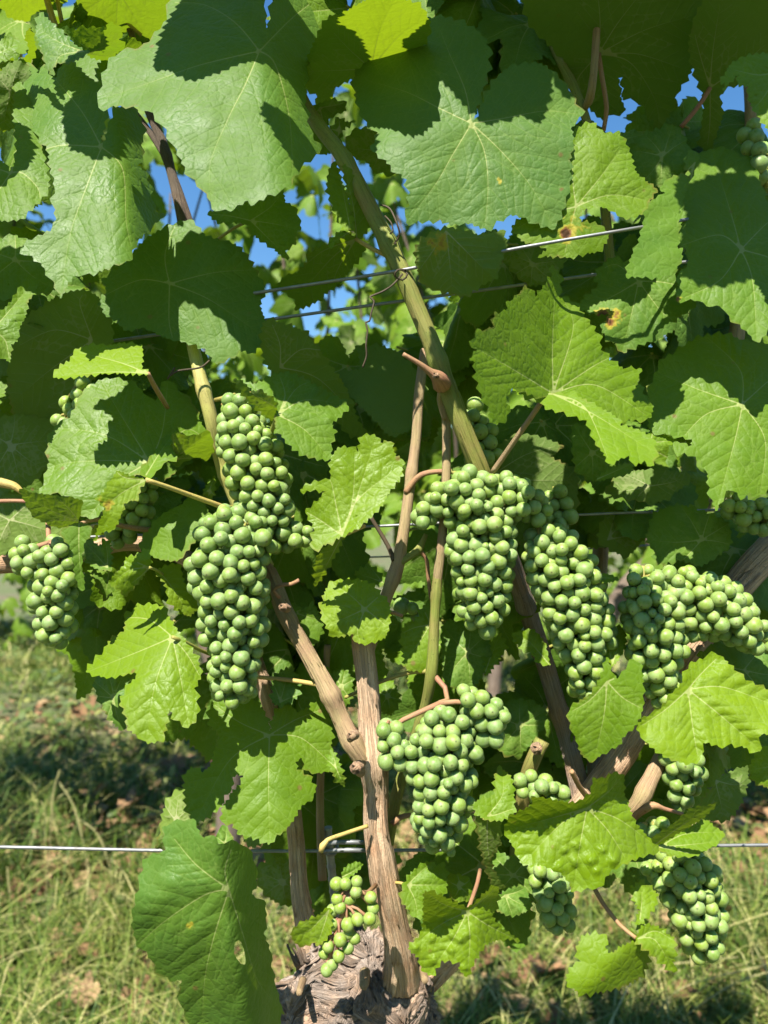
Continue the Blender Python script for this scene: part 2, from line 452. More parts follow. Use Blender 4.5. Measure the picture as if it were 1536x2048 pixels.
    if sides:
        d2, _ = seg_dist(v2, np.vstack([s_[:-1] for s_ in sides]), np.vstack([s_[1:] for s_ in sides]))
    else: d2 = np.full(len(v2), 99.0)
    ed, _ = seg_dist(v2, poly, np.roll(poly, -1, 0))
    return v2, tri, d1, d2, ed, R_
def relief(v2, j, d1, d2, ed, R_, rs, cup, wave, puck, folds, bumps, ax, ay, sgn):
    """Depth behind the junction in metres at every blade vertex."""
    x = v2[:, 0] - j[0]; y = v2[:, 1] - j[1]; r = np.hypot(x, y) / R_; th = np.arctan2(y, x)
    d = (ax * x + ay * y) * 1e-3 + cup * 1e-3 * r ** 2
    p = rs.uniform(0, 6.28, 6)
    d += wave * 1e-3 * r ** 2 * (0.6 * np.sin(3 * th + p[0]) + 0.4 * np.sin(5 * th + p[1]) + 0.25 * np.sin(9 * th + p[2]))
    b = 1.5 * (1 - np.exp(-(d1 / (0.075 * R_)) ** 2)) + 0.65 * (1 - np.exp(-(d2 / (0.035 * R_)) ** 2))
    d += -sgn * puck * 1e-3 * b
    for q in range(5):
        a = rs.uniform(0, 6.28); kf = rs.uniform(0.05, 0.12)
        d += puck * 0.16e-3 * np.sin((math.cos(a) * x + math.sin(a) * y) * kf + rs.uniform(0, 6.28))
    for (fx, fy, nx, ny, k, w) in folds:
        l = math.hypot(nx, ny); t = ((v2[:, 0] - fx) * nx + (v2[:, 1] - fy) * ny) / l
        d += k * 1e-3 * w * np.logaddexp(0, t / w)
    for (bx, by, br, bh) in bumps:
        d -= 0.5 * bh * 1e-3 * np.exp(-(((v2[:, 0] - bx) ** 2 + (v2[:, 1] - by) ** 2) / br ** 2) ** 1.5)
    return d
SHOOT = []
def leaf(parent, out, j=None, veins=None, Y=0.42, ax=0.0, ay=-0.12, cup=6, wave=2.8, puck=0.65, folds=(), bumps=(), spots=(),
         tint=0.3, gloss=0.25, under=0, h=6.5, sp=22, dp=7, holes=(), pet=None, pm=None, label=None, extra=(), lift=0.0, name='leaf', seed=None):
    rs = np.random.RandomState(int(abs(out[0][0] * 7 + out[0][1] * 3 + out[1][0])) % 99991 if seed is None else seed)
    if j is None:
        c = np.mean(out, 0); j = (float(c[0]), float(c[1]))
    shift = np.array(SUN) * lift
    CO, TR, A1, A2, AE, AB = [], [], [], [], [], []; o0 = 0
    pieces = [dict(out=out, j=j, veins=veins, Y=Y, ax=ax, ay=ay, cup=cup, folds=folds, bumps=bumps, under=under, holes=holes, wave=wave)] + [dict(e) for e in extra]
    org = None
    for pc in pieces:
        pj = pc.get('j', j); un = pc.get('under', under); sg = -1 if un else 1
        v2, tri, d1, d2, ed, R_ = blade(pc['out'], pj, pc.get('veins'), rs, h, sp, dp, pc.get('holes', ()))
        d = relief(v2, pj, d1, d2, ed, R_, rs, pc.get('cup', cup), pc.get('wave', wave), puck, pc.get('folds', ()), pc.get('bumps', ()), pc.get('ax', ax), pc.get('ay', ay), sg)
        Yv = pc.get('Y', Y) + d
        co = np.stack([(v2[:, 0] - 768) / F * Yv, Yv, 0.95 - (v2[:, 1] - 1024) / F * Yv], 1) + shift
        if org is None:
            org = co[np.argmin(np.hypot(v2[:, 0] - pj[0], v2[:, 1] - pj[1]))].copy()
        if not un: tri = tri[:, ::-1] if False else tri
        # x right, y down counter-clockwise is clockwise as the eye sees it
        tri = tri[:, ::-1] if not un else tri
        s = pc.get('Y', Y) / F * 1000                       # px -> mm
        w1 = np.clip(1.0 - np.hypot(v2[:, 0] - pj[0], v2[:, 1] - pj[1]) / (1.1 * R_), 0.12, 1) * 0.5
        bn = np.zeros(len(v2))
        for (bx, by, br, bv) in spots: bn = np.maximum(bn, bv * np.exp(-(((v2[:, 0] - bx) ** 2 + (v2[:, 1] - by) ** 2) / br ** 2)))
        CO.append(co); TR.append(tri + o0); o0 += len(co)
        A1.append(d1 * s - w1 + 0.3); A2.append(d2 * s); AE.append(ed * s); AB.append(bn)
    co = np.vstack(CO) - org
    me = raw_mesh(name, co, np.vstack(TR), [M_LEAF], True, None,
                  dict(v1=np.concatenate(A1), v2=np.concatenate(A2), ed=np.concatenate(AE), burn=np.concatenate(AB)))
    o = bpy.data.objects.new(name, me); link(o, parent, Vector(org))
    o['tint'] = float(tint); o['gloss'] = float(gloss)
    if label: o['label'] = label
    if pet:
        tube('petiole', pet, pm or M_PET_G, o, 8, 0.004)
    return o

# canonical leaf shapes for the leaves that are only glimpsed, copied with shared meshes
def ring(rs, lob=1.0):
    half = [(0, 1.0), (14, .88), (27, .74), (40, .86), (53, .94), (66, .82), (80, .68), (96, .74), (113, .79), (132, .70), (150, .62), (166, .46), (177, .16)]
    pts = []
    for s in (1, -1):
        seq = half if s == 1 else half[:0:-1]
        for a, r in seq:
            r = 0.8 + (r - 0.8) * lob if a < 150 else r
            r *= rs.uniform(0.93, 1.07); t = math.radians(a * s + rs.uniform(-3, 3))
            pts.append((math.sin(t) * r * 200, math.cos(t) * r * 200))
    return pts
VEIN_DIR = [0, 52, -52, 112, -112]
def generic(seed, h, sp, wave, cup, fold, under=False, petiole=True):
    rs = np.random.RandomState(seed); out = ring(rs, rs.uniform(1.0, 1.9))
    veins = [[(math.sin(math.radians(a)) * r, math.cos(math.radians(a)) * r)] for a, r in zip(VEIN_DIR, (185, 170, 170, 140, 140))]
    v2, tri, d1, d2, ed, R_ = blade(out, (0, 0), veins, rs, h, sp, 9)
    fl = [(0, 0, 1, 0.05, fold, 14), (0, 0, -1, 0.05, fold, 14)]
    d = relief(v2, (0, 0), d1, d2, ed, R_, rs, cup, wave, 1.0, fl, (), 0, 0, 1)
    s = 0.0003
    co = np.stack([v2[:, 0] * s, d, -v2[:, 1] * s], 1)
    w1 = np.clip(1 - np.hypot(v2[:, 0], v2[:, 1]) / 220, 0.12, 1) * 0.75
    tri = tri[:, ::-1]
    A = [d1 * .3 - w1 + .3, d2 * .3, ed * .3, np.zeros(len(v2))]; mi = np.zeros(len(tri), int); mats = [M_LEAF]
    if petiole:
        rows = resample([(0, 0, 0, .0013), (0, .008, .012, .0012), (0, .028, .03, .0013), (0, .055, .034, .0018)], 0.012)
        pc, pf, pu = tube_arrays(rows, 5)
        tri = np.vstack([tri, pf + len(co)]); co = np.vstack([co, pc]); mi = np.concatenate([mi, np.ones(len(pf), int)]); mats = [M_LEAF, M_PET_G]
        A = [np.concatenate([a, np.full(len(pc), 9.0 if i < 3 else 0.0)]) for i, a in enumerate(A)]
    return raw_mesh('leaf', co, tri, mats, True, None, dict(v1=A[0], v2=A[1], ed=A[2], burn=A[3]), mi)
GEN = [generic(100 + i, 13, 26, 12 + 4 * (i % 3), (6, 22, -12, 30, 12, 2)[i], (0.12, 0.02, 0.3, 0.15, 0.45, 0.05)[i]) for i in range(6)]
GEN_FAR = [generic(200 + i, 34, 46, 14, (10, 25, -10, 30)[i], (0.1, 0.3, 0.2, 0.4)[i]) for i in range(4)]
def place(me, parent, loc, az, tilt, roll, size, tint, gloss=0.2, name='leaf'):
    """Upper face towards -Y turned by az about Z, leaned back by tilt (upper face up), spun by roll about its own normal."""
    o = bpy.data.objects.new(name, me)
    q = Quaternion((0, 0, 1), az) @ Quaternion((1, 0, 0), -tilt) @ Quaternion((0, 1, 0), roll)
    link(o, parent, loc); o.rotation_mode = 'QUATERNION'; o.rotation_quaternion = q
    o.scale = (size / 0.06,) * 3
    o['tint'] = tint; o['gloss'] = gloss
    return o

# ------------------------------------------------------------------ grapes
def grape_mesh(k):
    rows, seg = 13, 18; co = []; el = (1.0, 1.05, 1.1)[k]
    for i in range(rows + 1):
        ph = math.pi * i / rows
        for jx in range(seg):
            a = 2 * math.pi * jx / seg; r = 0.0066
            co.append((math.sin(ph) * math.cos(a) * r, math.sin(ph) * math.sin(a) * r, -math.cos(ph) * r * (1.0)))
    f = []
    for i in range(rows):
        for jx in range(seg):
            a = i * seg + jx; b = i * seg + (jx + 1) % seg
            if i > 0: f.append((a, b, b + seg) if False else (a, b, b + seg))
            if i < rows - 1: f.append((a, b + seg, a + seg))
    co = np.array(co); co[:, 0] *= 1.0; me = raw_mesh('grape', co, np.array(f), [M_GRAPE], True)
    return me
G_MESH = [grape_mesh(k) for k in range(3)]
def pack(chain, r, rs, fill=0.76):
    segs = []
    for i in range(len(chain) - 1):
        a = np.array(chain[i], float); b = np.array(chain[i + 1], float)
        L = np.linalg.norm((b - a)[:2]); segs.append((a, b, L * ((a[2] + b[2]) / 2) ** 2))
    vol = sum(s[2] for s in segs) * math.pi + 4 / 3 * math.pi * chain[-1][2] ** 3 * 0.6
    N = max(3, int(fill * vol / (4 / 3 * math.pi * r ** 3)))
    w = np.array([s[2] for s in segs]); w /= w.sum()
    pts = []
    for q in rs.choice(len(segs), N, p=w):
        a, b, _ = segs[q]; t = rs.rand(); c = a + (b - a) * t; v = rs.randn(3); v /= np.linalg.norm(v)
        pts.append(np.array([c[0], c[1], 0]) + v * max(0, c[2] - r) * rs.rand() ** 0.4)
    p = np.array(pts); size = np.clip(rs.normal(0.99, 0.1, N), 0.75, 1.2) * r
    size[rs.rand(N) < 0.06] *= 0.7
    A = np.array([[s[0][0], s[0][1], 0] for s in segs]); B = np.array([[s[1][0], s[1][1], 0] for s in segs])
    ra = np.array([s[0][2] for s in segs]); rb = np.array([s[1][2] for s in segs]); D = B - A; LL = (D * D).sum(1) + 1e-9
    def near(p):
        t = np.clip(((p[:, None] - A) * D).sum(2) / LL, 0, 1); q = A + t[..., None] * D; rr = ra + (rb - ra) * t
        over = np.linalg.norm(p[:, None] - q, axis=2) - rr; i = over.argmin(1); k = np.arange(len(p))
        return q[k, i], rr[k, i]
    jit = rs.uniform(0.45, 1.1, N)
    for it in range(90):
        df = p[:, None] - p[None]; ds = np.linalg.norm(df, axis=2) + np.eye(N) * 1e6
        mn = (size[:, None] + size[None]) * 0.9
        push = np.clip(mn - ds, 0, None)
        p = p + (df / ds[..., None] * (push * 0.4)[..., None]).sum(1).clip(-8, 8)
        q, rr = near(p); v = p - q; d = np.linalg.norm(v, axis=1) + 1e-6; lim = np.clip(rr - size * jit, 1, None)
        k = d > lim; p[k] = q[k] + v[k] / d[k][:, None] * (lim[k] + (d[k] - lim[k]) * 0.5)[:, None]
    q, rr = near(p)
    return p, size, q
def bunch(label, Y, chains, r=20.5, tint=0.35, seed=1, top=None, mat=None, explicit=None, group='unripe grape bunches on the vine', zy=1.0, gaps=0.76, lean=0.0):
    rs = np.random.RandomState(seed)
    if explicit:
        p = np.array([(x, y, z) for x, y, z in explicit], float); size = np.full(len(p), float(r)) * rs.uniform(0.92, 1.06, len(p)); q = np.array(chains[0])[:, :2]
        ax_ = np.hstack([q, np.zeros((len(q), 1))]); q = np.array([ax_[np.argmin(np.linalg.norm(ax_ - c, axis=1) + (c[1] < ax_[:, 1]) * 25)] for c in p])
    else:
        pp = [pack(c, r, rs, gaps) for c in chains]
        p = np.vstack([a[0] for a in pp]); size = np.concatenate([a[1] for a in pp]); q = np.vstack([a[2] for a in pp])
        N = len(p)
        for it in range(30):
            df = p[:, None] - p[None]; ds = np.linalg.norm(df, axis=2) + np.eye(N) * 1e6
            push = np.clip((size[:, None] + size[None]) * 0.89 - ds, 0, None)
            p = p + (df / ds[..., None] * (push * 0.4)[..., None]).sum(1).clip(-6, 6)
    y0 = chains[0][0][1]
    def W(c):
        Yc = Y + c[2] * zy * Y / F + lean * (c[1] - y0) * 1e-3
        return P(c[0], c[1], Yc)
    tp = W((chains[0][0][0], chains[0][0][1] - chains[0][0][2] * 0.8, 0))
    root = empty('grape_bunch', tp, label, 'grapes', group)
    parts = []
    for c in chains:
        rows = [tuple(W((a[0], a[1], 0))) + (0.0014,) for a in c]
        rows = [tuple(tp) + (0.0016,)] + rows
        parts.append(tube_arrays(resample(rows, 0.008), 6))
    for i in range(len(p)):
        a = W(q[i] + np.array([0, -size[i] * 0.9, 0])); b = W(p[i]); m = a.lerp(b, 0.5) + Vector((0, 0, 0.0015))
        parts.append(tube_arrays(np.array([tuple(a) + (.0009,), tuple(m) + (.0008,), tuple(b) + (.0011,)]), 4))
    if top: parts.append(tube_arrays(resample([tuple(tp) + (0.0017,)] + [tuple(P(*t[:3])) + (t[3] / 2 / F * t[2],) for t in top], 0.006), 8))
    co, f, uv = join_arrays(parts)
    me = raw_mesh('stem', co - np.array(tp), f, [mat or M_PET_G], True, uv)
    link(bpy.data.objects.new('stem', me), root, tp)
    for i in range(len(p)):
        w = W(p[i]); o = bpy.data.objects.new('grape', G_MESH[i % 3])
        d = (w - W(q[i] + np.array([0, -size[i] * 0.7, 0]))).normalized() + Vector(rs.randn(3) * 0.22) + Vector((0, 0, -0.15))
        link(o, root, w); o.rotation_mode = 'QUATERNION'; o.rotation_quaternion = d.to_track_quat('Z', 'Y') @ Quaternion((0, 0, 1), rs.rand() * 6)
        s = size[i] / F * Y / 0.0066; o.scale = (s * rs.uniform(0.97, 1.03), s * rs.uniform(0.97, 1.03), s * rs.uniform(1.0, 1.07))
        o['tint'] = float(tint)
    return root
# ------------------------------------------------------------------ ground, grass and the rows behind
def ground_material():
    m, nt = new_mat('vineyard_soil'); k = NT(nt)
    obj = k.n('ShaderNodeTexCoord').outputs['Object']
    n1 = k.noise(obj, 1.6, 5, 0.6); n2 = k.noise(obj, 14, 5, 0.65); n3 = k.noise(obj, 90, 4, 0.65)
    c = k.mix(k.ramp(n2, 0.35, 0.65), C(0.07, 0.062, 0.034), C(0.16, 0.125, 0.07))
    c = k.mix(k.ramp(n1, 0.38, 0.56, 0, 0.85), c, C(0.075, 0.11, 0.028))
    c = k.mix(k.ramp(n3, 0.55, 0.7, 0, 0.6), c, C(0.28, 0.23, 0.13))
    b = k.n('ShaderNodeBump', inp={'Strength': 0.8, 'Distance': 0.02, 'Height': k.math('ADD', n2, k.math('MULTIPLY', n3, 0.4))}).outputs[0]
    pb = k.n('ShaderNodeBsdfPrincipled', inp={'Base Color': c, 'Roughness': 0.95, 'Normal': b})
    k.out(pb.outputs[0]); return m
def ground_z(x, y): return 0.03 * noise.noise(Vector((x * 0.9, y * 0.9, 3.1))) + 0.012 * noise.noise(Vector((x * 4, y * 4, 1.7)))
def build_ground():
    xs = np.concatenate([[-400, -100, -30, -12], np.arange(-5, 5.01, 0.1), [12, 30, 100, 400]])
    ys = np.concatenate([[-300, -60, -15, -4], np.arange(-1, 8.01, 0.1), [12, 20, 40, 100, 300, 800]])
    co = [(x, y, ground_z(x, y) if abs(x) < 13 and -5 < y < 13 else 0.0) for y in ys for x in xs]
    n = len(xs); f = []
    for i in range(len(ys) - 1):
        for jx in range(n - 1): f.append((i * n + jx, i * n + jx + 1, (i + 1) * n + jx + 1, (i + 1) * n + jx))
    o = bpy.data.objects.new('ground', raw_mesh('ground', co, f, [ground_material()])); link(o)
    tag(o, 'soil of the vineyard under the grass and dry leaves', 'ground', kind='structure')
build_ground()

def plant_material(name, ramp, rough=0.6, trans=0.25):
    m, nt = new_mat(name); k = NT(nt)
    a = k.attr('hue'); obj = k.n('ShaderNodeTexCoord').outputs['Object']
    cr = k.n('ShaderNodeValToRGB'); e = cr.color_ramp.elements
    e[0].position, e[0].color = ramp[0]; e[1].position, e[1].color = ramp[-1]
    for p_, c_ in ramp[1:-1]: x = e.new(p_); x.color = c_
    nt.links.new(a, cr.inputs[0])
    pb = k.n('ShaderNodeBsdfPrincipled', inp={'Base Color': cr.outputs[0], 'Roughness': rough})
    pb.inputs['Specular IOR Level'].default_value = 0.35
    tr = k.n('ShaderNodeBsdfTranslucent', inp={'Color': k.mix(0.5, cr.outputs[0], C(0.16, 0.22, 0.01))})
    k.out(k.n('ShaderNodeMixShader', inp={0: trans, 1: pb.outputs[0], 2: tr.outputs[0]}).outputs[0]); return m
M_GRASS = plant_material('grass_blades', [(0.0, C(0.035, 0.075, 0.012)), (0.4, C(0.10, 0.165, 0.018)), (0.7, C(0.27, 0.29, 0.065)), (1.0, C(0.56, 0.50, 0.23))])
M_WEED = plant_material('weed_leaves', [(0.0, C(0.03, 0.065, 0.015)), (0.5, C(0.085, 0.13, 0.025)), (1.0, C(0.27, 0.27, 0.08))])
M_DRY = plant_material('dry_leaves', [(0.0, C(0.12, 0.06, 0.03)), (0.5, C(0.25, 0.14, 0.07)), (1.0, C(0.36, 0.26, 0.14))], 0.8, 0.12)
def lush(x, y): return noise.noise(Vector((x * 1.3, y * 1.3, 9.2)))
def build_grass():
    rs = np.random.RandomState(5); CO, TR, HU = [], [], []; o = 0
    TUFT = 9500; BL = []
    for q in range(TUFT):
        ty = 0.75 + 5.5 * rs.rand() ** 1.75; tx = (rs.rand() * 2 - 1) * (0.62 * ty + 0.35)
        l = lush(tx, ty); row = min(abs(ty - 0.5), abs(ty - 2.05), abs(ty - 3.6))
        if rs.rand() > 0.8 + 0.5 * l + (0 if row > 0.28 else -0.45): continue
        sp_ = rs.uniform(0.012, 0.05); hs = rs.uniform(0.55, 1.3) * (1 + 0.6 * l); hu = rs.normal(0.38 - 0.25 * l, 0.16); lean = rs.rand() * 6.283
        for z_ in range(rs.randint(6, 24)): BL.append((tx + rs.normal(0, sp_), ty + rs.normal(0, sp_), hs, hu, lean))
    for x, y, hs, hu, lean in BL:
        far = y > 2.6; l = lush(x, y)
        h = rs.uniform(0.06, 0.17) * hs * (0.8 if far else 1.0); w = rs.uniform(0.0007, 0.0019) * (1.0 + 0.35 * max(0, y - 1.5))
        a = lean + rs.normal(0, 1.3); ca, sa = math.cos(a), math.sin(a); bend = rs.uniform(0.1, 1.3) * h
        b2 = rs.uniform(-0.3, 0.3)
        z = ground_z(x, y) - 0.004
        hue = min(1, max(0, rs.normal(hu, 0.12)))
        if rs.rand() < 0.15: hue = rs.uniform(0.7, 1.0); bend *= 1.4
        px_, py_ = -sa * w, ca * w
        for t, ww in ((0, 1), (0.4, 0.95), (0.75, 0.65)):
            q = bend * t ** 1.8; cx, cy, cz = x + ca * q - sa * b2 * h * t * t, y + sa * q + ca * b2 * h * t * t, z + h * (t - 0.35 * t ** 3)
            CO.append((cx - px_ * ww, cy - py_ * ww, cz)); CO.append((cx + px_ * ww, cy + py_ * ww, cz))
        q = bend; CO.append((x + ca * q - sa * b2 * h, y + sa * q + ca * b2 * h, z + h * 0.65)); HU += [hue] * 7
        TR += [(o, o + 1, o + 3), (o, o + 3, o + 2), (o + 2, o + 3, o + 5), (o + 2, o + 5, o + 4), (o + 4, o + 5, o + 6)]; o += 7
    g = bpy.data.objects.new('grass', raw_mesh('grass', CO, TR, [M_GRASS], True, None, dict(hue=HU))); link(g)
    tag(g, 'green and straw coloured grass growing between the vine rows', 'grass', kind='stuff')
    CO, TR, HU = [], [], []; o = 0
    N = 15000
    yy = 0.9 + 5.5 * rs.rand(N) ** 1.2; xx = (rs.rand(N) * 2 - 1) * (0.62 * yy + 0.3)
    for x, y in zip(xx, yy):
        l = lush(x + 40, y)
        if rs.rand() > (0.16 if y < 2.2 else 0.55) + 0.8 * l: continue
        s = rs.uniform(0.008, 0.022) * (1 if y < 2.4 else 1.25); z = ground_z(x, y) + rs.uniform(0.015, 0.13 if y > 2.3 else 0.06)
        n = Vector((rs.randn() * 0.5, rs.randn() * 0.5 - 0.2, 1)).normalized(); u = n.orthogonal().normalized(); u = Quaternion(n, rs.rand() * 6.28) @ u; v = n.cross(u)
        c = Vector((x, y, z)); hue = min(1, max(0, rs.normal(0.45, 0.25)))
        for a_, b_, c_ in ((-1, 0, 0), (-0.3, 0.5, 0.12), (0.45, 0.45, 0.1), (1, 0, -0.15), (0.45, -0.45, 0.1), (-0.3, -0.5, 0.12)):
            CO.append(tuple(c + u * a_ * s + v * b_ * s + n * c_ * s))
        HU += [hue] * 6; TR += [(o, o + 5, o + 1), (o + 1, o + 5, o + 4), (o + 1, o + 4, o + 2), (o + 2, o + 4, o + 3)]; o += 6
    g = bpy.data.objects.new('weeds', raw_mesh('weeds', CO, TR, [M_WEED], True, None, dict(hue=HU))); link(g)
    tag(g, 'low broad leaved weeds scattered through the vineyard grass', 'weeds', kind='stuff')
    # crumbled leaf litter under the rows
    CO, TR, HU = [], [], []; o = 0
    for i in range(3600):
        y = rs.choice([2.05, 2.25, 2.15, 2.2, 1.5, 3.6, 2.9]) + rs.normal(0, 0.2); x = (rs.rand() * 2 - 1) * (0.62 * y + 0.3)
        if y < 0.9: continue
        s = rs.uniform(0.006, 0.034); z = ground_z(x, y) + rs.uniform(0.005, 0.05)
        n = Vector((rs.randn() * 0.5, rs.randn() * 0.5, 1)).normalized(); u = Quaternion(n, rs.rand() * 6.28) @ n.orthogonal().normalized(); v = n.cross(u); c = Vector((x, y, z))
        k = 7
        CO.append(tuple(c))
        for q in range(k):
            a = 6.283 * q / k; rr = s * rs.uniform(0.55, 1.1); CO.append(tuple(c + u * math.cos(a) * rr + v * math.sin(a) * rr + n * rs.uniform(-.3, .5) * s))
        HU += [rs.rand()] * (k + 1); TR += [(o, o + 1 + q, o + 1 + (q + 1) % k) for q in range(k)]; o += k + 1
    g = bpy.data.objects.new('litter', raw_mesh('litter', CO, TR, [M_DRY], False, None, dict(hue=HU))); link(g)
    tag(g, 'brown crumbled leaf litter lying under the vine rows', 'leaf litter', kind='stuff')
build_grass()

# dead leaves on the grass, each its own thing
def dry_leaf(px, py, size, rot, hue, label, lift=0.05):
    Y = 0.93 * F / (py - 1024); c = P(px, py, Y); c.z = max(c.z, ground_z(c.x, c.y) + lift)
    rs = np.random.RandomState(int(px + py)); out = ring(rs, 1.8)
    veins = [[(math.sin(math.radians(a)) * 150, math.cos(math.radians(a)) * 150)] for a in VEIN_DIR]
    v2, tri, d1, d2, ed, R_ = blade(out, (0, 0), veins, rs, 26, 40, 16)
    d = relief(v2, (0, 0), d1, d2, ed, R_, rs, 14, 16, 2.0, [(0, 0, 1, .3, .1, 20), (0, 0, -1, .1, .16, 20)], (), 0, 0, -1)
    s = size / 400; co = np.stack([v2[:, 0] * s, v2[:, 1] * s, d * size / 0.1 * 0.9 + rs.randn(len(v2)) * 0.0006], 1)
    me = raw_mesh('fallen_leaf', co, tri, [M_DRY], True, None, dict(hue=np.clip(np.full(len(v2), hue) + rs.randn(len(v2)) * 0.04, 0, 1)))
    o = bpy.data.objects.new('fallen_leaf', me); link(o, None, c); o.rotation_euler = (rs.uniform(-.1, .45), rs.uniform(-.25, .25), rot)
    tag(o, label, 'dead leaf', 'dead vine leaves on the grass')
for a in [(1512, 1800, 0.105, 0.4, 0.35, 'orange brown dead leaf on the grass right of the lowest grape bunch'),
          (1425, 1862, 0.12, 2.1, 0.75, 'tan curled dead leaf on the grass behind the tip of the lowest right bunch'),
          (1340, 1885, 0.10, 4.0, 0.8, 'pale tan dead leaf beside the small three leaved shoot at lower right'),
          (350, 1563, 0.11, 1.2, 0.3, 'rust coloured dead leaf on the ground above the lower wire at left'),
          (190, 1612, 0.12, 3.0, 0.7, 'light brown dead leaf in the shaded strip at left'),
          (255, 1640, 0.10, 5.1, 0.55, 'brown dead leaf just above the lower wire at left'),
          (170, 1447, 0.13, 0.2, 0.3, 'reddish dead leaf far back in the weeds at left'),
          (1095, 1972, 0.09, 2.6, 0.5, 'brown dead leaf on the grass under the blistered lower leaf'),
          (1075, 1693, 0.10, 1.9, 0.2, 'dark rusty dead leaf on the ground behind the bottom centre bunch'),
          (170, 2010, 0.07, 1.0, 0.75, 'small tan dead leaf in the grass at the bottom left'),
          (1050, 1375, 0.14, 0.8, 0.25, 'red brown dead leaf far back between two hanging bunches')]:
    dry_leaf(*a)

# dry flowering stalks
M_STALK = plant_material('dry_grass_stalk', [(0.0, C(0.2, 0.22, 0.07)), (1.0, C(0.42, 0.37, 0.18))], 0.7, 0.15)
def stalk(pts, label, green=0.0, spike=0.4):
    rows = resample([tuple(P(*p)) + (0.0009,) for p in pts], 0.006); parts = [tube_arrays(rows, 5)]
    rs = np.random.RandomState(len(parts) + int(pts[0][0])); n = len(rows)
    for i in range(int(n * (1 - spike)), n):
        for s in (1, -1):
            c = Vector(rows[i, :3]); t = Vector(rows[min(i + 1, n - 1), :3] - rows[i - 1, :3]).normalized(); sd = t.cross(Vector((0, 1, 0))).normalized() * s
            fr = (i - n * (1 - spike)) / max(1, n * spike); tip = c + t * 0.008 + sd * 0.003 * (1.1 - 0.6 * fr) + Vector((0, rs.randn() * 0.001, 0))
            parts.append(tube_arrays(np.array([tuple(c) + (0.0006,), tuple(c.lerp(tip, 0.5)) + (0.0009,), tuple(tip) + (0.0002,)]), 4))
    co, f, uv = join_arrays(parts); o = Vector(rows[0, :3])
    me = raw_mesh('grass_stalk', co - np.array(o), f, [M_STALK], True, None, dict(hue=np.clip(rs.uniform(0.2, 1.0, len(co)), 0, 1)))
    ob = bpy.data.objects.new('grass_stalk', me); link(ob, None, o); tag(ob, label, 'grass stalk', 'seeding grass stalks')
for pts, lb in [([(1290, 2060, 1.36), (1350, 1985, 1.36), (1440, 1952, 1.36), (1560, 1925, 1.38)], 'straw coloured grass stalk bowing right across the bottom right corner, upper one'),
                ([(1340, 2060, 1.34), (1400, 2010, 1.33), (1480, 1962, 1.33), (1580, 1935, 1.35)], 'straw coloured grass stalk bowing right in the bottom right corner, lower one'),
                ([(1275, 1990, 1.42), (1330, 1935, 1.42), (1400, 1922, 1.43), (1470, 1915, 1.45)], 'short dry stalk arching just under the tip of the right bunch'),
                ([(185, 1850, 1.7), (172, 1720, 1.7), (150, 1620, 1.7), (122, 1570, 1.7)], 'upright pale seed stalk crossing the lower wire at left'),
                ([(90, 1800, 1.75), (102, 1660, 1.75), (106, 1590, 1.75), (118, 1545, 1.75)], 'upright green seed head left of the pale stalk, above the lower wire'),
                ([(20, 1860, 1.7), (20, 1800, 1.7), (15, 1740, 1.7)], 'single thin seed stalk at the left edge below the wire'),
                ([(235, 1850, 1.72), (220, 1740, 1.72), (196, 1670, 1.72), (160, 1640, 1.72)], 'leaning seed stalk between the pale stalk and the largest low leaf')]:
    stalk(pts, lb)

def back_vine(x, y, seed, nleaf, nmass, label, top=1.66, group='vines of the rows behind', leaves=True):
    rs = np.random.RandomState(seed)
    root = empty('grapevine', (x, y, ground_z(x, y)), label, 'grapevine', group)
    tr = [(x, y, -0.02, .035), (x + .02, y + .01, .3, .03), (x - .02, y, .62, .034), (x - .1, y, .8, .02), (x - .35, y, .9, .014)]
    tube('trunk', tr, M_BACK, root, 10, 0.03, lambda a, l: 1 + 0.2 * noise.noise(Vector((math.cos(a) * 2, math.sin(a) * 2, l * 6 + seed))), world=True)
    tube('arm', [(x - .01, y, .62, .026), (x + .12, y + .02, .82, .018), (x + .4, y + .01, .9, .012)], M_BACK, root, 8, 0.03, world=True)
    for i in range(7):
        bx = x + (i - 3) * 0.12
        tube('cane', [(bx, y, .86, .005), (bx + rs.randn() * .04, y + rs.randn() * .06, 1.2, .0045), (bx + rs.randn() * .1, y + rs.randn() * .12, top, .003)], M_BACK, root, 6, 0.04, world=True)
    def spot():
        return Vector((x + rs.uniform(-.52, .52), y + rs.normal(0, 0.15), rs.uniform(0.86, top) if rs.rand() < 0.93 else top + rs.rand() * 0.15))
    CO, TR, o = [], [], 0; A = dict(v1=[], v2=[], ed=[], burn=[]); base = []
    for i in range(nleaf + nmass):
        w = spot(); az = rs.normal(0, 0.9); tilt = rs.uniform(0.1, 1.25); roll = rs.normal(0, 0.6); sz = rs.uniform(0.042, 0.068)
        if rs.rand() < 0.25: az += math.pi
        me = GEN_FAR[i % len(GEN_FAR)]
        if i < nleaf: place(me, root, w, az, tilt, roll, sz, rs.uniform(0.25, 0.8))
        else:
            q = (Quaternion((0, 0, 1), az) @ Quaternion((1, 0, 0), -tilt) @ Quaternion((0, 1, 0), roll)).to_matrix()
            c, f, at = FARR[i % len(GEN_FAR)]
            CO.append(c @ np.array(q).T * (sz / 0.06) + np.array(w) - np.array(root.location)); TR.append(f + o); o += len(c)
            for k in A: A[k].append(at[k])
    if CO:
        me = raw_mesh('foliage', np.vstack(CO), np.vstack(TR), [M_LEAF], True, None, {k: np.concatenate(v) for k, v in A.items()})
        fo = bpy.data.objects.new('foliage', me); link(fo, root, root.location); fo['kind'] = 'stuff'; fo['tint'] = 0.45; fo['gloss'] = 0.2
FARR = []
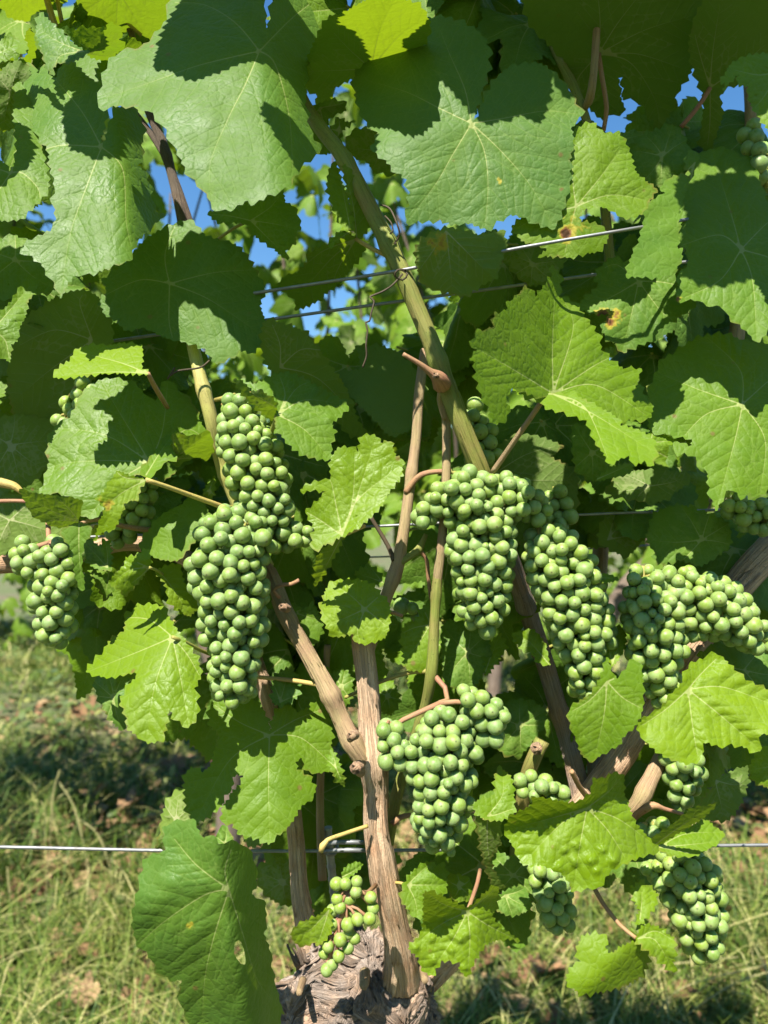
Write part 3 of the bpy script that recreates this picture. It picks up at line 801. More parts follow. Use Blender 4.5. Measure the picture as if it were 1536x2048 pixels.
for me in GEN_FAR:
    c = np.empty(len(me.vertices) * 3, np.float32); me.vertices.foreach_get('co', c); c = c.reshape(-1, 3)
    f = np.array([p.vertices[:] for p in me.polygons]); at = {}
    for k in ('v1', 'v2', 'ed', 'burn'):
        a = np.empty(len(c), np.float32); me.attributes[k].data.foreach_get('value', a); at[k] = a
    FARR.append((c, f, at))
for i, (x, lb) in enumerate([(-1.30, 'vine of the next row, out past the left edge of the picture'),
                             (-0.40, 'blurred vine of the next row seen through the gap left of the slanting green cane'),
                             (0.53, 'blurred vine of the next row behind the two right hand bunches'),
                             (1.45, 'vine of the next row behind the leaves at the right edge')]):
    back_vine(x, 1.85, 31 + i, 95 if i == 1 else 70, 330 if i == 1 else 220, lb, 1.83 if i == 1 else 1.70)
for i, (x, lb) in enumerate(((-1.25, 'farther vine two rows back, glimpsed low at the far left'), (-0.55, 'farther vine two rows back, left of the stem'), (0.5, 'farther vine two rows back, between the hanging bunches'), (1.6, 'farther vine two rows back, behind the right edge'))):
    back_vine(x, 3.5, 51 + i, 0, 150, lb, 1.75)
def hedge(x0, x1, y, z0, z1, n, seed, label, size=(.045, .07)):
    rs = np.random.RandomState(seed); CO, TR, o = [], [], 0; A = dict(v1=[], v2=[], ed=[], burn=[])
    for i in range(n):
        q = (Quaternion((0, 0, 1), rs.normal(0, 1.2)) @ Quaternion((1, 0, 0), -rs.uniform(.1, 1.2)) @ Quaternion((0, 1, 0), rs.normal(0, .6))).to_matrix()
        c, f, at = FARR[i % len(GEN_FAR)]
        CO.append(c @ np.array(q).T * (rs.uniform(*size) / 0.06) + np.array([rs.uniform(x0, x1), y + rs.normal(0, .18), rs.uniform(z0, z1)])); TR.append(f + o); o += len(c)
        for k in A: A[k].append(at[k])
    ob = bpy.data.objects.new('foliage', raw_mesh('foliage', np.vstack(CO), np.vstack(TR), [M_LEAF], True, None, {k: np.concatenate(v) for k, v in A.items()})); link(ob)
    ob['tint'] = 0.45; ob['gloss'] = 0.2; tag(ob, label, 'vine foliage', kind='stuff')
hedge(-5, 5, 5.3, .05, 1.8, 2300, 71, 'rows of vines far behind that merge into one green mass', (.06, .09))
hedge(-2.4, 2.4, -1.5, .3, 1.95, 900, 72, 'the neighbouring vine row on the near side of the alley', (.06, .09))
# ------------------------------------------------------------------ the vine in front: wood
VINE = empty('grapevine', P(745, 2048, 0.47) * Vector((1, 1, 0)) if False else Vector((0.0, 0.47, 0.0)),
             'old grapevine in front with shaggy grey head, slanting canes and broad lit leaves', 'grapevine')
def ridged(fa, fl, amp, seed, lump=0.12):
    def f(a, l):
        ca, sa = math.cos(a), math.sin(a)
        n = noise.noise(Vector((ca * fa, sa * fa, l * fl + seed))); m = noise.noise(Vector((ca * fa * 2.3, sa * fa * 2.3, l * fl * 1.5 + seed + 7)))
        b = noise.noise(Vector((ca * 0.9, sa * 0.9, l * 22 + seed)))
        return 1 + lump * b + amp * (0.6 - 1.6 * abs(n)) + amp * 0.55 * (0.5 - 1.4 * abs(m))
    return f
def strips(path, n, rs, wmin, wmax, lmin, lmax, out=1.03, curl=0.25):
    """Loose fibres of bark lying along a stem, one end lifting off."""
    rows = resample(px_rows(path), 0.003); q = rows[:, :3]; t = np.gradient(q, axis=0); t /= np.linalg.norm(t, axis=1)[:, None]
    res = []
    for i in range(n):
        s0 = rs.randint(0, len(rows) - 8); ln = int(rs.uniform(lmin, lmax) / 0.003); s1 = min(len(rows) - 1, s0 + ln)
        if s1 - s0 < 4: continue
        a = rs.uniform(-math.pi, 0) if rs.rand() < 0.8 else rs.uniform(0, math.pi); w = rs.uniform(wmin, wmax); co, f, uv = [], [], []
        tw = rs.uniform(-.15, .15)
        for k, s in enumerate(range(s0, s1 + 1)):
            fr = k / (s1 - s0); T = t[s]; u = np.cross(T, [0, 1.0, 0]); u /= np.linalg.norm(u); v = np.cross(u, T)
            aa = a + tw * fr; rr = rows[s, 3] * (out + curl * max(0, fr - 0.7) * rs.uniform(0.7, 1)); ww = w * math.sin(math.pi * min(1, max(0.04, fr * 1.02))) ** 0.5
            for sgn in (-1, 0, 1):
                ang = aa + sgn * ww / rows[s, 3]; r2 = rr + (0.0009 if sgn == 0 else 0)
                co.append(q[s] + (u * math.cos(ang) - v * -math.sin(ang)) * r2); uv.append(((i * .137 + sgn * .03) % 1, s * .003))
        m = s1 - s0 + 1
        for k in range(m - 1):
            for c in range(2):
                x = k * 3 + c; f += [(x, x + 1, x + 4), (x, x + 4, x + 3)]
        res.append((np.array(co), np.array(f), np.array(uv)))
    return res
RS = np.random.RandomState(3)
TRUNK = [(x, y, Y, w * .8) for x, y, Y, w in [(724, 1262, .435, 48), (727, 1300, .435, 50), (736, 1380, .433, 50), (742, 1460, .432, 54), (748, 1525, .43, 66), (752, 1580, .432, 54), (753, 1650, .432, 57), (763, 1720, .433, 62), (776, 1790, .436, 64), (790, 1850, .44, 60), (800, 1905, .445, 70), (802, 1960, .455, 90)]]
tube('old_spur', TRUNK, M_BARK, VINE, 64, 0.0016, ridged(3.2, 9, 0.13, 2.0, 0.1), 'upright pale brown stem with stringy split bark', extra=strips(TRUNK, 46, RS, .0012, .0034, .02, .075))
RARM = [(x, y, Y, w * .76) for x, y, Y, w in [(1600, 1040, .50, 80), (1540, 1100, .49, 76), (1480, 1165, .485, 72), (1400, 1270, .48, 66), (1345, 1345, .478, 62), (1285, 1440, .475, 62), (1235, 1520, .47, 64), (1165, 1610, .47, 58), (1080, 1720, .475, 60), (960, 1850, .475, 66), (850, 1950, .475, 90)]]
tube('arm', RARM, M_BARK, VINE, 48, 0.0025, ridged(2.8, 7, 0.13, 5.0, 0.1), 'reddish brown arm rising to the right edge', extra=strips(RARM, 40, RS, .0015, .004, .03, .09))
LARM = [(x, y, Y + .006, w * .72) for x, y, Y, w in [(-90, 1140, .475, 50), (0, 1128, .475, 50), (70, 1125, .475, 46), (160, 1108, .48, 44), (270, 1085, .485, 42), (390, 1130, .49, 42), (500, 1300, .49, 42), (570, 1520, .485, 40), (592, 1680, .475, 38), (600, 1790, .47, 44), (625, 1900, .47, 70)]]
tube('arm', LARM, M_BARK, VINE, 40, 0.003, ridged(2.6, 7, 0.12, 9.0, 0.1), 'brown arm crossing behind the left bunch', extra=strips(LARM, 34, RS, .0014, .004, .03, .08))

# the swollen head, torn bark and all
def head():
    rs = np.random.RandomState(12); Y0 = 0.475
    c = P(715, 2022, Y0); rx, ry, rz = 0.047, 0.038, 0.050
    nu, nv = 150, 110; co, uv = [], []
    for i in range(nv + 1):
        ph = math.pi * i / nv
        for jx in range(nu + 1):
            a = 2 * math.pi * jx / nu
            d = Vector((math.sin(ph) * math.cos(a), math.sin(ph) * math.sin(a), math.cos(ph)))
            w = Vector((noise.noise(d * 1.8 + Vector((5, 1, 2))), noise.noise(d * 1.8 + Vector((1, 9, 2))), noise.noise(d * 1.8 + Vector((4, 2, 8)))))
            s = d + w * 0.55
            lump = noise.noise(d * 1.6 + Vector((3, 3, 3))) * 0.30 + noise.noise(d * 3.7) * 0.16
            rid = abs(noise.noise(Vector((s.x * 7.5, s.y * 7.5, s.z * 2.6)))) + 0.55 * abs(noise.noise(Vector((s.x * 16, s.y * 16, s.z * 5)))) + 0.3 * abs(noise.noise(Vector((s.x * 34, s.y * 34, s.z * 12))))
            k = 1 + lump + 0.16 * (0.55 - 1.1 * rid)
            co.append((c.x + d.x * rx * k, c.y + d.y * ry * k, c.z + d.z * rz * k)); uv.append((s.x * 0.8 + s.y * 0.3, s.z * 0.05))
    f = []
    for i in range(nv):
        for jx in range(nu):
            x = i * (nu + 1) + jx; f += [(x, x + nu + 1, x + nu + 2), (x, x + nu + 2, x + 1)]
    parts = [(np.array(co), np.array(f), np.array(uv))]
    # long fibres of old bark running over the head, their ends lifting off
    def shape(dv):
        w = Vector((noise.noise(dv * 1.8 + Vector((5, 1, 2))), noise.noise(dv * 1.8 + Vector((1, 9, 2))), noise.noise(dv * 1.8 + Vector((4, 2, 8)))))
        lump = noise.noise(dv * 1.6 + Vector((3, 3, 3))) * 0.30 + noise.noise(dv * 3.7) * 0.16
        return 1 + lump, w
    def fibre(dv, ln, w, lift, amp):
        m = max(5, int(ln / 0.0028)); cc, ff, uu = [], [], []; u0 = rs.rand() * 3
        prev = None
        for i in range(m + 1):
            t = i / m; k, wv = shape(dv)
            k = k * 1.0 + lift * (0.25 + 0.75 * max(0, t - 0.55) ** 1.5 * 3.0)
            p = Vector((c.x + dv.x * rx * k, c.y + dv.y * ry * k, c.z + dv.z * rz * k))
            flow = Vector((wv.x * 2.2 * amp + 0.25 * dv.x, wv.y * amp, -0.55 + wv.z * 1.5 * amp)); flow -= dv * flow.dot(dv)
            if flow.length < 1e-3: flow = dv.orthogonal()
            flow.normalize(); sd = dv.cross(flow).normalized()
            ww = w * math.sin(math.pi * min(0.97, max(0.06, t))) ** 0.45 * rs.uniform(.8, 1.2)
            for q, up_ in ((-1, 0), (0, .0007), (1, 0)):
                cc.append(tuple(p + sd * ww * q + dv * (up_ + rs.randn() * .00015))); uu.append((u0 + q * .06, t * ln))
            dv = (dv + flow * (ln / m / 0.042)).normalized()
        for i in range(m):
            for q in range(2): x = i * 3 + q; ff += [(x, x + 1, x + 4), (x, x + 4, x + 3)]
        parts.append((np.array(cc), np.array(ff), np.array(uu)))
    for i in range(520):
        dv = Vector((rs.randn(), -abs(rs.randn()) * 1.2 + 0.15, rs.randn() * 0.9 + 0.35)).normalized()
        big = rs.rand() < 0.14
        fibre(dv, rs.uniform(.012, .045), rs.uniform(.0016, .0036) if big else rs.uniform(.0005, .0015), rs.uniform(0.02, 0.2 if big else 0.12), rs.uniform(.6, 1.3))
    # a few torn plates at its shoulders
    def plate(px, py, Y, ang, ln, w):
        b = P(px, py, Y); d = Vector((math.cos(ang), 0, math.sin(ang))); s = Vector((-d.z, 0, d.x)); n = 7
        for q in range(n):
            o = (q - n / 2) / n * 2 * w; l = ln * rs.uniform(.55, 1.1); rows = []
            for t in (0, .3, .6, 1): 
                v = b + s * (o * (1 + .25 * t)) + d * (l * t) + Vector((rs.randn() * .0006, -.004 * math.sin(2.4 * t) + rs.randn() * .0008, rs.randn() * .0006)); rows.append(tuple(v) + (.0013 * (1 - .55 * t) * rs.uniform(.7, 1.3),))
            parts.append(tube_arrays(resample(rows, .004), 6, None, rs.rand()))
    for a_ in [(605, 1935, .462, 1.9, .018, .004), (838, 1985, .455, 1.25, .012, .005)]: plate(*a_)
    co, f, uv = join_arrays(parts)
    o = bpy.data.objects.new('head', raw_mesh('head', co - np.array(c), f, [M_OLD], True, uv)); link(o, VINE, c); o['label'] = 'gnarled grey head with torn shaggy bark'
    for px, py, r in [(728, 1975, .0024), (598, 1990, .0016), (850, 1965, .0018)]:
        k = P(px, py, .425); tube('pruning_scar', [(k.x, k.y + .02, k.z - .004, r * 1.4), (k.x, k.y + .004, k.z, r * 1.2), (k.x, k.y, k.z + .001, r)], M_CANE_B, VINE, 10, .003, world=True)
    # the trunk that carries the head
    base = [(c.x, c.y, c.z - .01, .034), (c.x + .004, c.y + .004, c.z - .09, .027), (c.x - .006, c.y, c.z - .25, .024), (c.x + .01, c.y, c.z - .42, .027), (c.x + .004, c.y, -.03, .036)]
    tube('trunk', base, M_OLD, VINE, 60, 0.004, ridged(3, 8, .2, 4, .15), world=True)
head()

CANE_G = [(x, y, Y, w * .92) for x, y, Y, w in [(560, 60, .46, 26), (600, 190, .45, 28), (640, 255, .44, 30), (690, 320, .43, 32), (745, 425, .425, 36), (795, 525, .42, 38), (835, 620, .42, 37), (868, 700, .42, 38), (900, 790, .422, 38), (930, 870, .424, 38), (962, 950, .43, 40), (985, 1020, .445, 36)]]
tube('cane', CANE_G, M_CANE_G, VINE, 16, .003, ridged(2.4, 8, .06, 1, .04), extra=strips(CANE_G[7:], 14, RS, .0003, .0009, .015, .05, 1.015, .05), label='slanting olive green cane crossing the middle', nodes=(.0, .12, .33, .5, .72))
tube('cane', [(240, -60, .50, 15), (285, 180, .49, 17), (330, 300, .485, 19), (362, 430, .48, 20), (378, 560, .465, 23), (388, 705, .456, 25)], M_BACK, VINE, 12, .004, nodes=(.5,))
tube('cane', [(975, 985, .44, 34), (1000, 1060, .455, 36), (1045, 1190, .478, 36), (1085, 1310, .49, 36), (1120, 1430, .49, 36), (1150, 1540, .48, 38), (1165, 1600, .475, 42)], M_OLD, VINE, 14, .003, ridged(2, 6, .06, 1, .06), label='dark old cane running down behind the right bunches', nodes=(.4,.75))
CANE_L = [(x, y, Y, w * .82) for x, y, Y, w in [(380, 640, .458, 28), (386, 690, .452, 30), (402, 760, .445, 31), (422, 835, .445, 34), (445, 930, .455, 34), (490, 1040, .458, 34), (535, 1135, .45, 34)]]
tube('cane', CANE_L, M_CANE_Y, VINE, 14, .003, ridged(1.4, 5, .03, 3, .03), 'yellow cane behind the upper left bunch', nodes=(.3, .62, .82))
CANE_M = [(x, y, Y, w * .76) for x, y, Y, w in [(530, 1125, .45, 28), (548, 1165, .445, 34), (566, 1215, .44, 38), (585, 1252, .438, 38), (610, 1295, .436, 38), (640, 1350, .432, 40), (662, 1392, .43, 46), (678, 1430, .43, 42), (697, 1470, .428, 46), (715, 1500, .427, 46), (738, 1535, .43, 50)]]
tube('cane', CANE_M, M_CANE_B, VINE, 28, .0014, ridged(3, 10, .09, 6, .06), extra=strips(CANE_M, 26, RS, .0004, .0012, .015, .05, 1.02, .12), label='brown knotted cane joining the upright stem from the left', nodes=(.28, .65, .86))
CANE_T = [(850, 700, .455, 18), (838, 790, .45, 19), (832, 880, .446, 20), (818, 985, .44, 21), (806, 1070, .436, 22), (795, 1130, .435, 26), (778, 1180, .435, 24), (755, 1240, .437, 26), (735, 1300, .44, 28)]
tube('cane', CANE_T, M_CANE_B, VINE, 16, .002, ridged(2.2, 9, .08, 8, .05), label='thin brown cane rising from the top of the stem', nodes=(.42, .76))
tube('cane', [(880, 760, .435, 16), (892, 840, .437, 17), (892, 960, .432, 17), (886, 1060, .43, 18), (876, 1150, .43, 19), (873, 1185, .432, 18)], M_CANE_B, VINE, 12, .003, ridged(1.8, 6, .06, 12, .04), nodes=(.1,))
CANE_V = [(878, 1130, .431, 17), (874, 1165, .43, 19), (868, 1260, .43, 20), (863, 1345, .43, 24), (848, 1420, .437, 20), (812, 1530, .445, 22), (788, 1610, .445, 26), (775, 1690, .445, 24)]
tube('cane', CANE_V, M_CANE_G, VINE, 12, .003, ridged(1.6, 6, .04, 11, .03), 'thin upright cane ending at a fork above the bottom bunch', nodes=(.1, .56))
tube('cane', [(1040, -70, .47, 15), (1078, 10, .465, 15), (1112, 105, .46, 16), (1150, 180, .458, 17), (1176, 250, .46, 17), (1200, 340, .47, 18), (1215, 470, .485, 20), (1228, 640, .49, 22)], M_CANE_G, VINE, 12, .004, nodes=(.36,))
tube('cane', [(1440, -60, .49, 26), (1465, 20, .49, 28), (1490, 100, .49, 30), (1505, 200, .495, 30), (1500, 420, .5, 30), (1470, 700, .5, 30)], M_CANE_B, VINE, 12, .005)
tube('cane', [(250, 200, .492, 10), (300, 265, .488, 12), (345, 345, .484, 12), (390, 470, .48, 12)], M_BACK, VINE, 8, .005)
tube('cane', [(80, -60, .485, 14), (100, 20, .48, 13), (125, 90, .48, 13), (170, 190, .485, 14)], M_CANE_B, VINE, 10, .005)
tube('cane', [(108, -60, .49, 9), (115, 0, .488, 9), (127, 60, .486, 9)], M_CANE_B, VINE, 8, .005)
tube('cane', [(1325, 1510, .455, 30), (1295, 1570, .45, 32), (1272, 1610, .45, 30), (1235, 1640, .46, 30), (1150, 1700, .472, 34)], M_CANE_B, VINE, 12, .004, ridged(1.8, 5, .05, 3, .05), nodes=(.3,))
tube('cane', [(1085, 1480, .455, 30), (1066, 1520, .455, 30), (1052, 1560, .46, 28), (1040, 1640, .47, 28), (1030, 1760, .475, 34)], M_CANE_G, VINE, 12, .004)
tube('cane', [(1222, 860, .56, 30), (1212, 980, .56, 32), (1202, 1090, .555, 32), (1195, 1200, .55, 34), (1190, 1400, .53, 34), (1195, 1560, .49, 40)], M_CANE_B, VINE, 12, .006)
tube('cane', [(655, 1290, .50, 14), (648, 1420, .50, 14), (640, 1600, .5, 16), (645, 1760, .49, 18)], M_CANE_B, VINE, 10, .006)
# spurs, stubs, forks
def stub(pts, mat, label=None, sides=10, nodes=()): return tube('side_shoot', pts, mat, VINE, sides, .002, label=label, nodes=nodes)
stub([(884, 768, .415, 40), (876, 755, .408, 30), (862, 745, .405, 17), (838, 727, .402, 11), (806, 708, .40, 9)], M_PET_R, 'snapped reddish leaf stalk on the green cane')
stub([(886, 775, .42, 16), (880, 800, .43, 13), (890, 838, .434, 12)], M_CANE_B)
stub([(812, 985, .438, 14), (835, 955, .436, 12), (858, 945, .435, 11), (886, 943, .434, 10)], M_PET_R)
stub([(795, 1128, .434, 18), (820, 1112, .434, 14), (838, 1098, .434, 14), (852, 1068, .434, 9)], M_CANE_G, nodes=(.6,))
stub([(838, 1098, .434, 9), (853, 1120, .436, 8), (856, 1150, .438, 8), (862, 1200, .44, 7)], M_PET_R)
stub([(788, 1122, .434, 11), (775, 1090, .435, 9), (742, 1035, .436, 8)], M_TENDRIL)
stub([(560, 1195, .43, 9), (547, 1180, .428, 8), (562, 1170, .426, 8), (583, 1168, .424, 8), (598, 1160, .423, 8)], M_PET_R, 'small red hooked stub on the brown cane')
stub([(640, 1370, .433, 9), (585, 1361, .44, 9), (515, 1354, .45, 8)], M_PET_Y, 'straight pale leaf stalk below the big left bunch')
stub([(866, 1342, .43, 12), (820, 1345, .437, 9), (765, 1362, .44, 8), (690, 1395, .445, 7)], M_PET_G)
stub([(735, 1652, .42, 8), (690, 1667, .412, 8), (655, 1680, .406, 9), (645, 1692, .404, 14), (641, 1704, .404, 9)], M_PET_Y, 'pale broken stalk pointing left from the stem')
stub([(785, 1648, .44, 12), (800, 1635, .44, 11), (822, 1630, .44, 9)], M_PET_R)
stub([(700, 1478, .405, 15), (706, 1474, .402, 12), (709, 1470, .400, 7)], M_CANE_B)
stub([(722, 1545, .413, 20), (712, 1538, .408, 16), (707, 1534, .406, 9)], M_CANE_B)
stub([(1180, 1600, .455, 12), (1160, 1575, .44, 11), (1143, 1542, .43, 10)], M_PET_R)
stub([(1255, 1645, .445, 16), (1300, 1612, .43, 14), (1330, 1618, .43, 8), (1365, 1628, .432, 7)], M_PET_R, nodes=(.5,))
stub([(0, 965, .43, 20), (28, 972, .43, 16), (45, 985, .43, 10)], M_PET_Y)
stub([(-40, 1004, .435, 9), (40, 1002, .43, 8), (110, 1010, .425, 7)], M_PET_R)
stub([(160, 1048, .405, 8), (185, 1040, .41, 8), (215, 1042, .42, 8), (245, 1052, .43, 10), (310, 1062, .45, 12)], M_PET_R)
for (x, y, Y, w) in [(567, 1216, .421, 13), (704, 1474, .402, 14), (712, 1538, .405, 17), (872, 752, .404, 10), (1074, 1500, .438, 16)]:
    p = P(x, y, Y); r = w / 2 / F * Y
    tube('pruning_scar', [(p.x + .001, p.y + .007, p.z - .001, r * 1.5), (p.x, p.y + .002, p.z, r * 1.25), (p.x - .0004, p.y - .0005, p.z + .0003, r * 1.3), (p.x - .0005, p.y - .001, p.z + .0004, r * .9), (p.x - .0004, p.y + .0006, p.z + .0003, r * .6)], M_BARK, VINE, 12, .0006, lambda a, l: 1 + .22 * noise.noise(Vector((math.cos(a) * 2, math.sin(a) * 2, l * 300))), world=True)
def tendril(pts, w=4.0, label=None): return tube('tendril', [tuple(p) + (w,) for p in pts], M_TENDRIL, VINE, 6, .0015, label=label)
tendril([(762, 410, .415), (780, 418, .41), (794, 448, .408), (799, 470, .41), (789, 487, .412), (792, 487, .41)], 4)
tendril([(770, 432, .415), (782, 445, .412), (786, 462, .412), (780, 468, .412)], 3.4)
tendril([(805, 548, .412), (785, 570, .408), (765, 583, .406), (740, 594, .405), (748, 602, .405), (742, 628, .405), (739, 642, .405), (731, 645, .405), (735, 660, .405), (732, 690, .405), (733, 712, .406), (725, 735, .407)], 4, 'thin dark curling tendril hanging from the wire')
tendril([(812, 540, .402), (795, 540, .400), (790, 552, .401), (805, 560, .403), (815, 548, .402), (800, 538, .404)], 4)
tendril([(420, 720, .44), (400, 735, .435), (355, 742, .43), (340, 752, .43), (350, 735, .43), (335, 758, .43)], 4)

# ------------------------------------------------------------------ wires and stake
def wire(pts, label, w=7.5):
    rows = resample(px_rows([tuple(p) + (w,) for p in pts]), .02); co, f, uv = tube_arrays(rows, 8); o = Vector(rows[0, :3])
    me = raw_mesh('trellis_wire', co - np.array(o), f, [M_WIRE], True, uv); ob = bpy.data.objects.new('trellis_wire', me); link(ob, None, o)
    tag(ob, label, 'wire', 'trellis wires')
wire([(-700, 790, .48), (0, 670, .48), (440, 598, .465), (525, 584, .445), (640, 566, .43), (800, 541, .416), (1050, 494, .3945), (1285, 454, .392), (1350, 443, .412), (1400, 434, .432), (1540, 410, .44), (2300, 280, .44)], 'upper trellis wire crossing the green cane and shining past the yellow spotted leaf', 7)
wire([(-700, 830, .475), (0, 715, .49), (400, 658, .475), (560, 636, .446), (840, 597, .446), (1040, 570, .45), (1540, 500, .465), (2300, 390, .47)], 'second trellis wire just below the upper one, behind the green cane', 6.5)
wire([(-700, 1105, .475), (0, 1080, .475), (740, 1053, .47), (1150, 1030, .47), (1430, 1020, .47), (2300, 990, .47)], 'middle trellis wire behind the bunches in the fruit zone', 5.5)
wire([(-700, 1140, .62), (600, 1118, .62), (1280, 1092, .62), (1540, 1066, .62), (2300, 1040, .62)], 'faint thin trellis wire further back behind the fruit zone', 3.5)
wire([(-700, 1682, .48), (0, 1694, .48), (330, 1701, .48), (640, 1702, .48), (920, 1699, .48), (1300, 1693, .48), (1540, 1690, .48), (2300, 1682, .48)], 'lowest trellis wire, bright against the grass at knee height', 7)
def stake():
    a, b = P(655, 1655, .50), P(672, 1830, .50); d = (b - a) / (a.z - b.z); foot = a + d * (a.z + .05)
    root = empty('metal_stake', (foot.x, foot.y, 0), 'grey ribbed metal stake beside the vine head, tied to the low wire', 'stake')
    L = (foot - a).length; rows = []
    for i in range(int(L / .0012)):
        t = i * .0012 / L; p = a.lerp(foot, t); rows.append((p.x, p.y, p.z, .0027 * (1.13 if (i % 7) in (0, 1) else 1.0)))
    co, f, uv = tube_arrays(np.array(rows), 12); me = raw_mesh('rod', co - np.array(root.location), f, [M_STAKE], True, uv); link(bpy.data.objects.new('rod', me), root, root.location)
    r2 = []
    for k, (dz) in enumerate((-8, 8)):
        r2.append([(728, 1693 + dz, .476, 8), (700, 1692 + dz, .474, 9), (670, 1693 + dz, .476, 9), (652, 1697 + dz * .6, .482, 9), (648, 1699, .492, 7)])
    for q in r2: tube('tie', q, M_WIRE, root, 8, .002)
    tube('tie', [(646, 1690, .493, 8), (652, 1706, .489, 8), (668, 1708, .49, 8), (674, 1692, .495, 8), (662, 1684, .505, 7), (646, 1690, .506, 7)], M_WIRE, root, 8, .002)
stake()
# ------------------------------------------------------------------ the vine in front: leaves traced one by one
def L(out, *a, **k): return leaf(VINE, out, *a, **k)
V = VINE
# --- top, sunlit
L([(196,216),(206,160),(222,117),(255,100),(288,92),(330,45),(345,-10),(400,-90),(480,-110),(520,-60),(535,60),(555,-60),(600,-90),(650,-40),(639,60),(624,100),(612,150),(612,220),(622,270),(643,300),(605,330),(590,345),(582,372),(545,385),(505,408),(490,400),(465,418),(430,419),(412,388),(376,346),(348,290),(326,250),(300,222),(270,212),(230,212)],
  (519,102), [[(400,130),(300,165),(212,195)], [(490,170),(455,240),(420,330),(424,412)], [(550,128),(578,230),(585,335)], [(470,45),(410,10),(350,5)], [(580,40),(630,0)]],
  Y=.398, ay=-.13, ax=.0, cup=6, wave=3, folds=[(545,150,.97,-.2,.62,16),(420,60,-.25,-1,.1,30)], tint=.16, gloss=.25, puck=.42, sp=34, dp=8, h=6, label='largest pale green leaf at the top, folded along its right side')
L([(708,152),(722,135),(750,110),(785,98),(803,74),(822,50),(845,36),(900,36),(955,62),(978,95),(975,150),(958,200),(948,240),(965,205),(990,160),(1020,134),(1070,126),(1092,133),(1115,152),(1140,182),(1163,229),(1142,252),(1147,280),(1140,320),(1140,365),(1125,420),(1108,456),(1070,446),(1040,431),(1010,433),(972,458),(940,446),(905,449),(880,441),(812,443),(819,400),(813,360),(795,345),(768,318),(744,299),(755,266),(735,250),(712,200)],
  (943,247), [[(905,310),(870,370),(818,437)], [(1000,300),(1060,370),(1104,448)], [(880,217),(810,183),(716,156)], [(1010,236),(1090,222),(1155,228)], [(930,180),(900,110),(880,60)], [(968,300),(976,370),(970,448)]],
  Y=.405, ay=-.06, ax=.0, cup=7, wave=4, folds=[(800,250,-.8,-.5,.16,18)], tint=.04, gloss=.2, puck=.4, sp=24, dp=8, h=6, label='broad bluish green leaf at top centre with dusty bloom', spots=[(1000,362,7,.6)])
L([(45,180),(50,150),(60,113),(72,148),(88,133),(108,160),(130,120),(170,108),(215,120),(222,150),(220,200),(212,228),(204,290),(222,240),(232,216),(262,212),(280,235),(289,262),(283,285),(286,320),(274,332),(292,345),(304,400),(314,425),(328,432),(300,456),(270,490),(258,521),(225,531),(190,546),(152,550),(136,565),(122,594),(110,570),(95,545),(75,520),(42,500),(62,480),(100,462),(112,440),(106,400),(112,370),(100,335),(96,297),(82,285),(62,240)],
  (203,294), [[(165,395),(140,470),(122,582)], [(130,290),(92,298)], [(165,225),(112,160)], [(245,338),(252,440),(262,490)], [(215,255),(260,222)]],
  Y=.416, ay=-.13, ax=.02, cup=6, wave=3, folds=[(243,300,.98,-.1,.5,10),(100,250,-.8,-.5,.2,14)], tint=.18, gloss=.5, puck=.5, sp=26, dp=8, h=6)
L([(29,168),(47,172),(60,210),(78,240),(81,270),(86,305),(98,374),(80,400),(55,425),(42,438),(0,441),(-60,425),(-95,350),(-60,290),(-20,310),(8,325),(20,343),(28,330),(33,290),(27,230)],
  (21,346), [[(-10,390),(-40,420)],[(45,346),(75,375),(80,395)],[(40,290),(50,220),(36,176)],[(-40,330),(-80,345)]], Y=.408, ay=-.13, cup=8, wave=3, folds=[(30,300,.95,-.3,.1,10)], tint=.35, sp=18, dp=6)
L([(72,65),(78,27),(100,42),(130,70),(150,90),(168,100),(176,106),(157,118),(140,125),(118,126),(107,132),(107,152),(96,140),(88,120),(82,95)], (168,103), [[(120,85),(80,60)],[(120,112),(108,145)]],
  Y=.425, ay=-.15, ax=-.05, tint=.1, gloss=.5, sp=16, dp=6, extra=[dict(out=[(174,108),(200,85),(212,62),(218,44),(235,52),(245,65),(238,78),(251,92),(232,108),(223,122),(195,119)], j=(176,107), veins=[[(215,90),(240,75)],[(210,112),(226,112)]], under=1, ay=.6, ax=.1, Y=.427)])
L([(-40,90),(0,82),(15,69),(28,72),(38,86),(30,100),(38,118),(0,123),(-30,132)], (-20,115), None, Y=.42, ay=-.12, tint=.5, sp=14, dp=5,
  extra=[dict(out=[(36,120),(52,115),(58,95),(50,72),(62,55),(72,100),(60,125),(45,122)], j=(40,119), veins=None, under=1, ay=.5, Y=.43), dict(out=[(-20,125),(0,122),(30,118),(10,130),(0,142),(-20,140)], j=(20,120), veins=None, under=1, ay=.4, Y=.42)])
L([(-60,-60),(-50,5),(5,18),(20,35),(48,43),(62,32),(76,22),(100,23),(122,14),(142,-15),(120,-60)], (40,-50), None, Y=.45, ay=.75, under=1, tint=.8, sp=20, dp=5, h=8)
L([(-10,150),(10,125),(45,118),(60,150),(50,190),(40,250),(5,262),(-30,240)], None, None, Y=.45, ay=.1, under=1, tint=.4, h=9)
L([(150,20),(170,-40),(260,-60),(340,-20),(345,40),(300,90),(270,110),(230,115),(200,55),(180,52),(170,40),(160,45),(150,35)], (235,-20), None, Y=.455, ay=.45, under=1, tint=.4, h=9, sp=16)
L([(120,55),(150,58),(200,55),(235,60),(300,100),(290,150),(230,140),(210,125),(170,110),(135,70)], (200,110), None, Y=.45, ay=.2, tint=.2, h=9)
